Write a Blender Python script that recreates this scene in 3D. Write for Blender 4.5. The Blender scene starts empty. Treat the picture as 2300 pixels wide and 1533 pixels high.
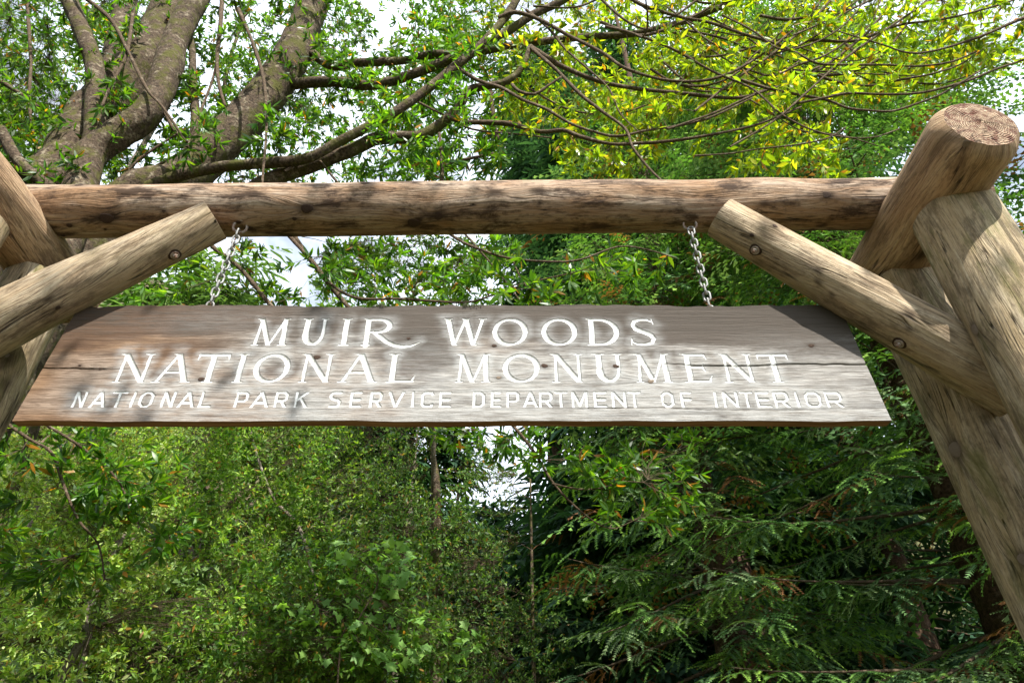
import bpy, math, random
import numpy as np
from mathutils import Vector, Matrix

random.seed(7)
rng = np.random.default_rng(11)
sc = bpy.context.scene
COL = sc.collection

# ------------------------------------------------------------------ camera, sky, sun, exposure
PITCH = math.radians(36.6)
CAMZ = 1.6
FPX = 1533.0
cd = bpy.data.cameras.new("camera")
cd.lens = 24.0; cd.sensor_width = 36.0; cd.clip_end = 800; cd.clip_start = 0.05
cam = bpy.data.objects.new("camera", cd); COL.objects.link(cam)
cam.location = (0, 0, CAMZ); cam.rotation_euler = (math.pi / 2 + PITCH, 0, 0)
sc.camera = cam

SUN = Vector((0.22, -0.60, 0.75)).normalized()
w = bpy.data.worlds.new("World"); sc.world = w; w.use_nodes = True
nt = w.node_tree; nt.nodes.clear()
wo = nt.nodes.new('ShaderNodeOutputWorld'); bg = nt.nodes.new('ShaderNodeBackground')
sky = nt.nodes.new('ShaderNodeTexSky'); sky.sky_type = 'NISHITA'; sky.sun_disc = False
sky.sun_elevation = math.asin(SUN.z); sky.sun_rotation = math.atan2(SUN.x, SUN.y)
sky.dust_density = 2.0; sky.air_density = 1.0
tc = nt.nodes.new('ShaderNodeTexCoord'); nz = nt.nodes.new('ShaderNodeTexNoise')
nz.inputs['Scale'].default_value = 2.6; nz.inputs['Detail'].default_value = 6; nz.inputs['Roughness'].default_value = .6
cr = nt.nodes.new('ShaderNodeValToRGB'); cr.color_ramp.elements[0].position = .30; cr.color_ramp.elements[1].position = .50
mx = nt.nodes.new('ShaderNodeMix'); mx.data_type = 'RGBA'
mx.inputs['B'].default_value = (12.0, 13.2, 15.0, 1)
nt.links.new(tc.outputs['Generated'], nz.inputs['Vector']); nt.links.new(nz.outputs['Fac'], cr.inputs['Fac'])
nt.links.new(cr.outputs['Color'], mx.inputs['Factor']); nt.links.new(sky.outputs['Color'], mx.inputs['A'])
nt.links.new(mx.outputs['Result'], bg.inputs['Color']); bg.inputs['Strength'].default_value = 0.08
nt.links.new(bg.outputs['Background'], wo.inputs['Surface'])

sd = bpy.data.lights.new("sun", 'SUN'); sd.energy = 5.0; sd.angle = math.radians(0.53); sd.color = (1, .955, .88)
so = bpy.data.objects.new("sun", sd); COL.objects.link(so); so.location = (6, -6, 14)
so.rotation_euler = SUN.to_track_quat('Z', 'Y').to_euler()

sc.view_settings.view_transform = 'Standard'; sc.view_settings.look = 'None'
sc.view_settings.exposure = 1.05; sc.view_settings.gamma = 1.0; sc.view_settings.use_curve_mapping = False
sc.cycles.max_bounces = 8; sc.cycles.diffuse_bounces = 4; sc.cycles.transmission_bounces = 5
sc.cycles.glossy_bounces = 2; sc.cycles.transparent_max_bounces = 4
sc.cycles.caustics_reflective = False; sc.cycles.caustics_refractive = False
sc.cycles.use_denoising = True

CA, SA = math.cos(PITCH), math.sin(PITCH)
def pw(x, y, Y):
    """point of the place seen in direction (x, y) of the 2300 px photograph at distance Y"""
    u = (x - 1150) / FPX; v = (766.5 - y) / FPX
    dy = CA - SA * v; dz = SA + CA * v
    t = Y / dy
    return np.array([u * t, Y, CAMZ + dz * t])
def cam_depth(p): return p[..., 1] * CA + (p[..., 2] - CAMZ) * SA
def to_px(p):
    d = cam_depth(p)
    v = (-p[..., 1] * SA + (p[..., 2] - CAMZ) * CA) / d
    return 1150 + FPX * p[..., 0] / d, 766.5 - FPX * v, d

# ------------------------------------------------------------------ helpers
def tag(o, label=None, cat=None, group=None, kind=None):
    if label: o['label'] = label
    if cat: o['category'] = cat
    if group: o['group'] = group
    if kind: o['kind'] = kind
    return o
def empty(name, loc, label, cat, group=None):
    o = bpy.data.objects.new(name, None); COL.objects.link(o); o.location = loc; o.empty_display_size = .2
    return tag(o, label, cat, group)
def link(name, me, parent=None, kind=None):
    """mesh given in world coordinates, parented without moving it"""
    o = bpy.data.objects.new(name, me); COL.objects.link(o)
    if parent is not None:
        o.parent = parent
        wl = Vector((0, 0, 0)); q = parent
        while q is not None: wl += q.location; q = q.parent
        o.location = -wl
    if kind: o['kind'] = kind
    return o
def npmesh(name, V, quads=None, tris=None, mats=(), smooth=True, attrs=None, matidx=None):
    V = np.asarray(V, dtype=np.float32).reshape(-1, 3)
    q = np.zeros((0, 4), np.int32) if quads is None else np.asarray(quads, np.int32).reshape(-1, 4)
    t = np.zeros((0, 3), np.int32) if tris is None else np.asarray(tris, np.int32).reshape(-1, 3)
    me = bpy.data.meshes.new(name)
    me.vertices.add(len(V)); me.vertices.foreach_set('co', V.ravel())
    me.loops.add(q.size + t.size); me.loops.foreach_set('vertex_index', np.concatenate([q.ravel(), t.ravel()]))
    n = len(q) + len(t); me.polygons.add(n)
    ls = np.concatenate([np.arange(len(q)) * 4, q.size + np.arange(len(t)) * 3]).astype(np.int32)
    me.polygons.foreach_set('loop_start', ls)
    for m in mats: me.materials.append(m)
    if matidx is not None: me.polygons.foreach_set('material_index', np.asarray(matidx, np.int32))
    me.polygons.foreach_set('use_smooth', np.full(n, smooth))
    for k, a in (attrs or {}).items():
        a = np.asarray(a, np.float32)
        if a.ndim == 1:
            at = me.attributes.new(k, 'FLOAT', 'POINT'); at.data.foreach_set('value', a)
        elif a.shape[1] == 3:
            at = me.attributes.new(k, 'FLOAT_VECTOR', 'POINT'); at.data.foreach_set('vector', a.ravel())
        else:
            at = me.attributes.new(k, 'FLOAT_COLOR', 'POINT'); at.data.foreach_set('color', a.ravel())
    me.update(calc_edges=True)
    return me
class Acc:
    def __init__(s): s.V = []; s.Q = []; s.T = []; s.A = {}; s.n = 0
    def add(s, V, Q=None, T=None, **at):
        V = np.asarray(V, np.float32).reshape(-1, 3)
        if Q is not None and len(Q): s.Q.append(np.asarray(Q, np.int64).reshape(-1, 4) + s.n)
        if T is not None and len(T): s.T.append(np.asarray(T, np.int64).reshape(-1, 3) + s.n)
        s.V.append(V); s.n += len(V)
        for k, a in at.items(): s.A.setdefault(k, []).append(np.asarray(a, np.float32))
    def mesh(s, name, mats, smooth=True):
        V = np.concatenate(s.V) if s.V else np.zeros((0, 3))
        Q = np.concatenate(s.Q) if s.Q else None
        T = np.concatenate(s.T) if s.T else None
        return npmesh(name, V, Q, T, mats, smooth, {k: np.concatenate(a) for k, a in s.A.items()})
def norm(v): return v / np.maximum(np.linalg.norm(v, axis=-1, keepdims=True), 1e-9)

_perm = rng.integers(0, 2**31, 4096)
def vnoise(x, y, seed=0):
    """smooth 2-D value noise in 0..1 for arrays"""
    xi = np.floor(x).astype(np.int64); yi = np.floor(y).astype(np.int64)
    fx = x - xi; fy = y - yi
    fx = fx * fx * (3 - 2 * fx); fy = fy * fy * (3 - 2 * fy)
    def h(a, b): return (_perm[(a * 73 + b * 179 + seed * 311) % 4096] % 10007) / 10007.0
    return (h(xi, yi) * (1 - fx) + h(xi + 1, yi) * fx) * (1 - fy) + (h(xi, yi + 1) * (1 - fx) + h(xi + 1, yi + 1) * fx) * fy

# ------------------------------------------------------------------ materials
class NT:
    def __init__(s, name):
        s.m = bpy.data.materials.new(name); s.m.use_nodes = True; s.t = s.m.node_tree; s.t.nodes.clear()
        s.out = s.t.nodes.new('ShaderNodeOutputMaterial')
    def n(s, ty, **kw):
        nd = s.t.nodes.new(ty)
        for k, v in kw.items():
            if k.startswith('i_'):
                nd.inputs[int(k[2:]) if k[2:].isdigit() else k[2:].replace('_', ' ')].default_value = v
            else: setattr(nd, k, v)
        return nd
    def l(s, a, b): s.t.links.new(a, b)
    def attr(s, name): return s.n('ShaderNodeAttribute', attribute_name=name)
    def noise(s, vec, scale, detail=4, rough=.55, dist=0.):
        nd = s.n('ShaderNodeTexNoise'); nd.inputs['Scale'].default_value = scale; nd.inputs['Detail'].default_value = detail
        nd.inputs['Roughness'].default_value = rough; nd.inputs['Distortion'].default_value = dist
        s.l(vec, nd.inputs['Vector']); return nd.outputs['Fac']
    def mapv(s, vec, sc_, loc=(0, 0, 0)):
        nd = s.n('ShaderNodeMapping'); nd.inputs['Scale'].default_value = sc_; nd.inputs['Location'].default_value = loc
        s.l(vec, nd.inputs['Vector']); return nd.outputs['Vector']
    def ramp(s, fac, stops):
        nd = s.n('ShaderNodeValToRGB'); e = nd.color_ramp.elements
        while len(e) < len(stops): e.new(.5)
        for i, (p, c) in enumerate(stops):
            e[i].position = p; e[i].color = (c if len(c) == 4 else (*c, 1)) if hasattr(c, '__len__') else (c, c, c, 1)
        s.l(fac, nd.inputs['Fac']); return nd.outputs['Color']
    def mix(s, fac, a, b, blend='MIX'):
        nd = s.n('ShaderNodeMix', data_type='RGBA', blend_type=blend)
        for sock, v in ((nd.inputs['Factor'], fac), (nd.inputs['A'], a), (nd.inputs['B'], b)):
            if isinstance(v, (int, float)): sock.default_value = v
            elif isinstance(v, tuple): sock.default_value = (*v, 1) if len(v) == 3 else v
            else: s.l(v, sock)
        return nd.outputs['Result']
    def math(s, op, a, b=0., clamp=False):
        nd = s.n('ShaderNodeMath', operation=op, use_clamp=clamp)
        for i, v in enumerate((a, b)):
            if isinstance(v, (int, float)): nd.inputs[i].default_value = v
            else: s.l(v, nd.inputs[i])
        return nd.outputs[0]
    def bump(s, h, strength=.5, dist=.01, nrm=None):
        nd = s.n('ShaderNodeBump'); nd.inputs['Strength'].default_value = strength; nd.inputs['Distance'].default_value = dist
        s.l(h, nd.inputs['Height'])
        if nrm is not None: s.l(nrm, nd.inputs['Normal'])
        return nd.outputs['Normal']
    def done(s, color, rough=.8, nrm=None, spec=.3, metal=0.):
        p = s.n('ShaderNodeBsdfPrincipled')
        if isinstance(color, tuple): p.inputs['Base Color'].default_value = (*color, 1)
        else: s.l(color, p.inputs['Base Color'])
        if isinstance(rough, (int, float)): p.inputs['Roughness'].default_value = rough
        else: s.l(rough, p.inputs['Roughness'])
        p.inputs['Specular IOR Level'].default_value = spec; p.inputs['Metallic'].default_value = metal
        if nrm is not None: s.l(nrm, p.inputs['Normal'])
        s.l(p.outputs[0], s.out.inputs['Surface']); return s.m

def wood_mat(name, pale, mid, dark, stain=.5, moss=0., seed=0.):
    """weathered log wood; the attribute guv is (along, around, 0) in metres, bent round the knots"""
    g = NT(name); a = g.attr('guv').outputs['Vector']; kn = g.attr('knot').outputs['Fac']
    o = (seed * 3.1, seed * 7.7, seed)
    warp = g.noise(g.mapv(a, (1.2, 3.5, 1), o), 1.0, 3)
    comb = g.n('ShaderNodeCombineXYZ'); g.l(g.math('MULTIPLY', warp, .05), comb.inputs[1])
    add = g.n('ShaderNodeVectorMath', operation='ADD'); g.l(a, add.inputs[0]); g.l(comb.outputs[0], add.inputs[1]); av = add.outputs[0]
    fine = g.noise(g.mapv(av, (6.0, 95, 1), o), 1.0, 6, .78)
    mid_n = g.noise(g.mapv(av, (1.1, 32, 1), o), 1.0, 4, .6)
    big = g.noise(g.mapv(av, (1.4, 5.0, 1), o), 1.0, 4, .62)
    blot = g.noise(g.mapv(a, (3.2, 9.0, 1), (o[0] + 5, o[1], 0)), 1.0, 6, .72)
    c = g.mix(g.ramp(mid_n, [(.3, 0.), (.68, 1.)]), mid, pale)
    c = g.mix(g.ramp(big, [(.34, 0.), (.62, 1.)]), c, mid)
    gl = g.noise(g.mapv(av, (.35, 5.5, 1), (o[0] + 4, o[1] + 1, 0)), 1.0, 3, .5)
    gs = g.math('ADD', g.math('MULTIPLY', g.math('SINE', g.math('MULTIPLY', gl, 230.)), .5), .5)
    c = g.mix(g.math('MULTIPLY', g.ramp(gs, [(.70, 0.), (.97, 1.)]), .26), c, dark)
    c = g.mix(g.math('MULTIPLY', g.ramp(fine, [(.38, 1.), (.50, 0.)]), .62), c, dark)
    mott = g.noise(g.mapv(a, (14, 40, 1), (o[0] + 2, 4, 0)), 1.0, 5, .75)
    c = g.mix(g.math('MULTIPLY', g.ramp(mott, [(.54, 0.), (.70, 1.)]), stain * .8), c, dark)
    c = g.mix(g.math('MULTIPLY', g.ramp(blot, [(.49, 0.), (.60, 1.)]), stain), c, dark)
    # long drying checks
    chk = g.noise(g.mapv(av, (.7, 22, 1), (o[0] + 9, o[1] + 2, 3)), 1.0, 2, .5)
    chl = g.ramp(chk, [(.488, 0.), (.5, 1.), (.512, 0.)])
    gate = g.ramp(g.noise(g.mapv(a, (2.0, 6, 1), (o[0], 3, 0)), 1.0, 2), [(.52, 0.), (.6, 1.)])
    ck = g.math('MULTIPLY', chl, gate)
    c = g.mix(g.math('MULTIPLY', ck, .8), c, (.02, .014, .01))
    if moss:
        mn = g.noise(g.mapv(a, (2.5, 7, 1), (1 + seed, 2, 0)), 1.0, 5, .7)
        c = g.mix(g.math('MULTIPLY', g.ramp(mn, [(.5, 0.), (.66, 1.)]), moss), c, (.13, .135, .03))
    c = g.mix(g.math('MULTIPLY', kn, .85), c, (.045, .028, .018))
    h = g.math('ADD', g.math('MULTIPLY', fine, .6), g.math('MULTIPLY', mid_n, .8))
    h = g.math('SUBTRACT', g.math('SUBTRACT', h, g.math('MULTIPLY', gs, .12)), g.math('MULTIPLY', ck, 2.6))
    return g.done(c, .85, g.bump(h, 1.0, .014), .2)

M = {}
M['beam'] = wood_mat('beam_wood', (.64, .56, .46), (.32, .195, .11), (.05, .03, .02), .9, 0., 1)
M['cross'] = wood_mat('cross_wood', (.62, .47, .30), (.42, .27, .155), (.09, .056, .034), .55, 0., 2)
M['brace'] = wood_mat('brace_wood', (.66, .57, .43), (.43, .32, .20), (.10, .068, .042), .65, .15, 3)
M['post'] = wood_mat('post_wood', (.66, .57, .42), (.42, .31, .175), (.08, .058, .034), .6, .6, 4)

def endgrain_mat():
    g = NT('end_grain'); a = g.attr('guv').outputs['Vector']
    ln = g.n('ShaderNodeVectorMath', operation='LENGTH'); g.l(a, ln.inputs[0])
    wob = g.noise(a, 9, 3)
    r = g.math('ADD', g.math('MULTIPLY', ln.outputs['Value'], 75.), g.math('MULTIPLY', wob, 5.5))
    s = g.math('SINE', g.math('MULTIPLY', r, 6.283))
    ring = g.math('MULTIPLY', g.math('ADD', s, 1.), .5)
    b = g.noise(a, 14, 5, .65)
    c = g.mix(g.math('MULTIPLY', ring, .8), (.24, .145, .09), (.52, .41, .29))
    c = g.mix(g.ramp(b, [(.44, 0.), (.60, 1.)]), c, (.13, .06, .04))
    f = g.noise(a, 70, 4, .7)
    c = g.mix(g.ramp(f, [(.56, 0.), (.70, .6)]), c, (.50, .46, .38))
    sx = g.n('ShaderNodeSeparateXYZ'); g.l(a, sx.inputs[0]); an = g.math('ARCTAN2', sx.outputs[1], sx.outputs[0])
    cb = g.n('ShaderNodeCombineXYZ'); g.l(g.math('ADD', g.math('MULTIPLY', an, 2.2), g.math('MULTIPLY', wob, .5)), cb.inputs[0]); g.l(g.math('MULTIPLY', ln.outputs['Value'], 1.5), cb.inputs[1])
    rc = g.ramp(g.noise(cb.outputs[0], 1.0, 2), [(.488, 0.), (.5, 1.), (.512, 0.)]); c = g.mix(g.math('MULTIPLY', rc, .85), c, (.02, .013, .01))
    return g.done(c, .9, g.bump(g.math('ADD', ring, g.math('MULTIPLY', b, 2.)), .7, .01), .15)
M['end'] = endgrain_mat()

def knot_mat():
    g = NT('knot_wood'); tcn = g.n('ShaderNodeTexCoord').outputs['Object']
    f = g.noise(tcn, 60, 4)
    return g.done(g.ramp(f, [(.35, (.018, .012, .009)), (.7, (.10, .06, .04))]), .8, g.bump(f, .6, .006), .2)
M['knot'] = knot_mat()
def pale_knot_mat():
    g = NT('pale_knot_wood'); tcn = g.n('ShaderNodeTexCoord').outputs['Object']
    f = g.noise(tcn, 50, 4)
    return g.done(g.ramp(f, [(.35, (.12, .085, .06)), (.7, (.30, .24, .18))]), .8, g.bump(f, .6, .006), .2)
M['pale_knot'] = pale_knot_mat()

def metal_mat(name, a_, b_):
    g = NT(name); tcn = g.n('ShaderNodeTexCoord').outputs['Object']
    f = g.noise(tcn, 45, 5, .65)
    return g.done(g.ramp(f, [(.38, b_), (.58, a_)]), .55, g.bump(f, .4, .003), .5, .25)
M['galv'] = metal_mat('galvanised_steel', (.33, .34, .335), (.16, .15, .14))
M['rusty'] = metal_mat('rusted_steel', (.34, .31, .27), (.20, .10, .055))

def board_mat():
    g = NT('sign_wood'); a = g.attr('guv').outputs['Vector']; kn = g.attr('knot').outputs['Fac']
    pa = g.attr('paint').outputs['Fac']; ha = g.attr('halo').outputs['Fac']; br = g.attr('brown').outputs['Fac']
    fine = g.noise(g.mapv(a, (7.0, 140, 1)), 1.0, 6, .78)
    md = g.noise(g.mapv(a, (3.2, 50, 1)), 1.0, 6, .78)
    big = g.noise(g.mapv(a, (1.5, 10.0, 1), (3, 1, 0)), 1.0, 5, .65)
    blot = g.noise(g.mapv(a, (3.6, 7.0, 1), (7, 4, 0)), 1.0, 5, .6)
    gl = g.noise(g.mapv(a, (.45, 7.5, 1), (2, 6, 0)), 1.0, 3, .5)
    gs = g.math('ADD', g.math('MULTIPLY', g.math('SINE', g.math('MULTIPLY', gl, 210.)), .5), .5)
    grey = g.mix(g.ramp(md, [(.32, 0.), (.62, 1.)]), (.16, .145, .125), (.43, .41, .38))
    brn = g.mix(g.ramp(md, [(.32, 0.), (.66, 1.)]), (.14, .08, .045), (.33, .215, .13))
    c = g.mix(br, grey, brn)
    dk = g.mix(br, (.085, .07, .058), (.10, .06, .038))
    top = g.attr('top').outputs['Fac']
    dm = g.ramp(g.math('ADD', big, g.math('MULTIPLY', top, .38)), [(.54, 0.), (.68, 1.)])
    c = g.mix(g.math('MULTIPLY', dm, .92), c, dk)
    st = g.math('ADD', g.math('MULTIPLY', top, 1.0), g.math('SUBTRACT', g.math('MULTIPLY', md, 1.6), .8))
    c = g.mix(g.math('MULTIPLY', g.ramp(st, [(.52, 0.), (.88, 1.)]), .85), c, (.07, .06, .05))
    c = g.mix(g.math('MULTIPLY', g.ramp(fine, [(.40, 1.), (.53, 0.)]), .7), c, dk)
    c = g.mix(g.math('MULTIPLY', g.ramp(blot, [(.60, 0.), (.76, 1.)]), .55), c, dk)
    c = g.mix(g.math('MULTIPLY', g.ramp(gs, [(.60, 0.), (.92, 1.)]), .42), c, dk)
    spk = g.noise(g.mapv(a, (60, 150, 1), (0, 3, 0)), 1.0, 3, .7)
    c = g.mix(g.ramp(spk, [(.63, 0.), (.70, .5)]), c, dk)
    wash = g.noise(g.mapv(a, (6, 30, 1), (1, 8, 0)), 1.0, 6, .72)
    hf = g.math('MULTIPLY', ha, g.ramp(g.math('ADD', wash, g.math('MULTIPLY', fine, .25)), [(.46, .1), (.74, 1.)]))
    c = g.mix(g.math('MULTIPLY', hf, .72, True), c, (.43, .44, .435))
    c = g.mix(g.math('MULTIPLY', kn, .9), c, (.04, .028, .02))
    worn = g.noise(g.mapv(a, (30, 60, 1), (0, 5, 0)), 1.0, 4, .7)
    pc = g.mix(g.ramp(worn, [(.50, 0.), (.68, .8)]), (.74, .75, .74), (.40, .38, .30))
    c = g.mix(g.math('MULTIPLY', g.ramp(pa, [(.25, 0.), (.6, 1.)]), g.attr('keep').outputs['Fac']), c, pc)
    h = g.math('ADD', g.math('MULTIPLY', fine, .6), md)
    h = g.math('MULTIPLY', h, g.math('SUBTRACT', 1., g.math('MULTIPLY', pa, .85)))
    return g.done(c, .85, g.bump(h, .9, .008), .15)
M['board'] = board_mat()
def board_edge_mat():
    g = NT('sign_edge_wood'); a = g.attr('guv').outputs['Vector']
    md = g.noise(g.mapv(a, (2.2, 60, 1)), 1.0, 5, .65)
    return g.done(g.ramp(md, [(.35, (.15, .075, .035)), (.65, (.38, .22, .115))]), .85, g.bump(md, .6, .008), .2)
M['board_edge'] = board_edge_mat()

def leaf_mat(name, trans=.5, rough=.42, spec=.4, tcol=(1.5, 1.45, .5)):
    g = NT(name); c = g.attr('col').outputs['Color']
    p = g.n('ShaderNodeBsdfPrincipled'); g.l(c, p.inputs['Base Color']); p.inputs['Roughness'].default_value = rough
    p.inputs['Specular IOR Level'].default_value = spec
    t = g.n('ShaderNodeBsdfTranslucent'); g.l(g.mix(1., c, tcol, 'MULTIPLY'), t.inputs['Color'])
    ms = g.n('ShaderNodeMixShader'); ms.inputs[0].default_value = trans
    g.l(p.outputs[0], ms.inputs[1]); g.l(t.outputs[0], ms.inputs[2]); g.l(ms.outputs[0], g.out.inputs['Surface'])
    return g.m
M['bay_leaf'] = leaf_mat('bay_leaf', .50, .38, .5, (1.9, 1.75, .45))
M['thicket_leaf'] = leaf_mat('thicket_leaf', .42, .5, .3, (1.7, 1.7, .6))
M['redwood_needle'] = leaf_mat('redwood_needle', .30, .65, .12, (1.3, 1.5, .6))

def bark_mat(name, dark, mid, pale, moss=.5, bands=True, sc_=1.):
    g = NT(name); a = g.attr('guv').outputs['Vector']; o = g.n('ShaderNodeTexCoord').outputs['Object']
    n1 = g.noise(o, 9 * sc_, 6, .7); n2 = g.noise(o, 38 * sc_, 5, .7); n3 = g.noise(o, 3.2 * sc_, 5, .6)
    c = g.mix(g.ramp(n2, [(.36, 0.), (.66, 1.)]), dark, mid)
    if bands:
        bd = g.noise(g.mapv(a, (17, 9, 1)), 1.0, 5, .75)
        c = g.mix(g.math('MULTIPLY', g.ramp(bd, [(.54, 0.), (.64, .8)]), g.ramp(n3, [(.42, 0.), (.58, 1.)])), c, pale)
    c = g.mix(g.ramp(n1, [(.56, 0.), (.66, .8)]), c, pale)
    ms = g.noise(o, 5.5 * sc_, 6, .72)
    c = g.mix(g.math('MULTIPLY', g.ramp(ms, [(.48, 0.), (.6, 1.)]), moss), c, (.085, .085, .02))
    h = g.math('ADD', n2, g.math('MULTIPLY', n1, 1.2))
    return g.done(c, .9, g.bump(h, .9, .02), .15)
M['bay_bark'] = bark_mat('bay_bark', (.03, .022, .015), (.14, .10, .068), (.33, .28, .20), .9)
M['twig'] = bark_mat('twig_bark', (.055, .038, .025), (.17, .12, .08), (.28, .23, .17), .15, False, 1.5)
M['red_bark'] = bark_mat('redwood_bark', (.03, .018, .012), (.12, .07, .045), (.2, .14, .10), .2, False, .6)
M['grey_bark'] = bark_mat('grey_bark', (.10, .08, .06), (.26, .22, .17), (.42, .38, .32), .2, False, 1.)

def ground_mat():
    g = NT('forest_floor'); o = g.n('ShaderNodeTexCoord').outputs['Object']
    n = g.noise(o, 1.2, 6, .65); n2 = g.noise(o, .15, 4)
    c = g.mix(g.ramp(n, [(.35, 0.), (.65, 1.)]), (.045, .032, .02), (.14, .10, .065))
    c = g.mix(g.ramp(n2, [(.4, 0.), (.6, .9)]), c, (.05, .075, .02))
    return g.done(c, .95, g.bump(n, .8, .1), .1)
M['ground'] = ground_mat()

# ------------------------------------------------------------------ ground and hill
def terrain():
    xs = np.linspace(-160, 160, 161); ys = np.linspace(-120, 220, 171)
    X, Y = np.meshgrid(xs, ys)
    rise = np.clip((Y - 15) / 60, 0, 1)
    left = np.clip((-X + 6) / 30, 0, 1)
    Z = rise ** .8 * (20 + 36 * left ** 1.5) + (vnoise(X * .08, Y * .08, 3) - .5) * 2.5 * np.clip((Y - 12) / 10, 0, 1)
    Z += np.clip((X - 4) / 8, 0, 1) * np.clip((Y - 22) / 30, 0, 1) * 14
    Z += np.clip((-X - 16) / 60, 0, 1) * 22
    V = np.stack([X, Y, Z], -1).reshape(-1, 3)
    nx = len(xs); i = np.arange(len(ys) - 1)[:, None] * nx + np.arange(nx - 1)[None, :]
    Q = np.stack([i, i + 1, i + nx + 1, i + nx], -1).reshape(-1, 4)
    o = link('ground', npmesh('ground', V, Q, None, [M['ground']])); o['kind'] = 'structure'
terrain()

# ------------------------------------------------------------------ the timber gateway
def frame_of(a):
    a = a / np.linalg.norm(a)
    h = np.array([0, 0, 1.]) if abs(a[2]) < .85 else np.array([0, -1., 0])
    e1 = h - a * a.dot(h); e1 /= np.linalg.norm(e1)
    return a, e1, np.cross(a, e1)
class Log:
    def __init__(s, p0, p1, r0, r1): 
        s.p0 = np.array(p0, float); s.p1 = np.array(p1, float); s.r0 = r0; s.r1 = r1
        s.L = np.linalg.norm(s.p1 - s.p0); s.a, s.e1, s.e2 = frame_of(s.p1 - s.p0)
        s.knots = []
    def r(s, t): return s.r0 + (s.r1 - s.r0) * t
    def hit(s, px, py):
        """where the sight line through a photo pixel meets the log: (along, angle)"""
        o = np.array([0, 0, CAMZ]); d = pw(px, py, 1.0) - o; d /= np.linalg.norm(d)
        for k in np.arange(1.5, 9, .004):
            p = o + d * k; q = p - s.p0; t = q.dot(s.a)
            v = q - s.a * t
            if 0 <= t <= s.L and np.linalg.norm(v) <= s.r(t / s.L): return t, math.atan2(v.dot(s.e2), v.dot(s.e1))
        return None
    def point(s, t, ang, k=1.0):
        r = s.r(t / s.L) * k
        return s.p0 + s.a * t + (s.e1 * math.cos(ang) + s.e2 * math.sin(ang)) * r
    def normal(s, ang): return s.e1 * math.cos(ang) + s.e2 * math.sin(ang)
def build_log(name, lg, mat, parent, seed, nL=140, nA=56, worn=0.0, lump=.006):
    t = np.linspace(0, lg.L, nL + 1); an = np.linspace(0, 2 * math.pi, nA, endpoint=False)
    T, A = np.meshgrid(t, an, indexing='ij'); R = lg.r(T / lg.L)
    R = R + (vnoise(T * 2.2 + seed * 9, np.sin(A) * 1.3 + 5, seed) - .5) * lump * 2.2 + (vnoise(T * 1.1, np.cos(A) * 2.2 + 9, seed + 5) - .5) * lump * 2
    R = R + (vnoise(T * 3, A * 9, seed + 8) - .5) * .0035
    gu = T.copy(); gv = A * R
    kn = np.zeros_like(T)
    for (kt, ka, kr) in lg.knots:
        dl = T - kt; da = (A - ka + math.pi) % (2 * math.pi) - math.pi; dv = da * R
        d2 = (dl / 1.9) ** 2 + dv ** 2
        gv = gv + np.sign(dv) * kr * .9 * np.exp(-d2 / (kr * 2.2) ** 2) * np.minimum(1, np.abs(dv) / (kr * .5))
        R = R + .006 * np.exp(-d2 / (kr * 2.0) ** 2)
        kn = np.maximum(kn, np.exp(-(d2 / (kr * 1.0) ** 2) ** 1.5))
    if worn:
        e = np.minimum(T, 0.09) / .09; R = R * (1 - worn * (1 - e) ** 2.2)
    P = lg.p0 + lg.a * T[..., None] + (lg.e1 * np.cos(A)[..., None] + lg.e2 * np.sin(A)[..., None]) * R[..., None]
    V = P.reshape(-1, 3); i = np.arange(nL)[:, None] * nA; j = np.arange(nA)[None, :]; j2 = (j + 1) % nA
    Q = np.stack([i + j, i + j2, i + nA + j2, i + nA + j], -1).reshape(-1, 4)
    guv = np.stack([gu, gv, gu * 0], -1).reshape(-1, 3); K = kn.reshape(-1)
    V = [V]; G = [guv]; KK = [K]; Qs = [Q]; mi = [np.zeros(len(Q))]; Ts = []; base = len(guv)
    for end in (0, 1):
        ring0 = P[0] if end == 0 else P[-1]; c = ring0.mean(0); prev = None
        for q, f in enumerate((1.0, .8, .55, .28, .06)):
            rg = c + (ring0 - c) * f
            dep = (.012 if end == 0 and worn else 0.002) * (1 - f) * (-1)
            rg = rg + lg.a * (dep if end == 0 else -dep) + lg.a[None] * ((vnoise(an * 3, an * 0 + f * 9, seed + 20) - .5) * (.012 if worn else .003))[:, None] * (1 if f < 1 else 0)
            V.append(rg); rr = lg.r(end) * f
            G.append(np.stack([rr * np.cos(an), rr * np.sin(an), an * 0], -1)); KK.append(an * 0)
            idx = base + np.arange(nA); base += nA
            if prev is not None:
                n2 = np.roll(np.arange(nA), -1)
                qq = np.stack([prev, prev[n2], idx[n2], idx], -1); Qs.append(qq); mi.append(np.ones(len(qq)))
            prev = idx
        V.append(c[None]); G.append(np.zeros((1, 3))); KK.append(np.zeros(1))
        n2 = np.roll(np.arange(nA), -1); Ts.append(np.stack([prev, prev[n2], np.full(nA, base)], -1)); base += 1
    Ts = np.concatenate(Ts); mi.append(np.ones(len(Ts)))
    me = npmesh(name, np.concatenate(V), np.concatenate(Qs), Ts, [mat, M['end']], True, {'guv': np.concatenate(G), 'knot': np.concatenate(KK)}, np.concatenate(mi))
    return link(name, me, parent)

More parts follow.
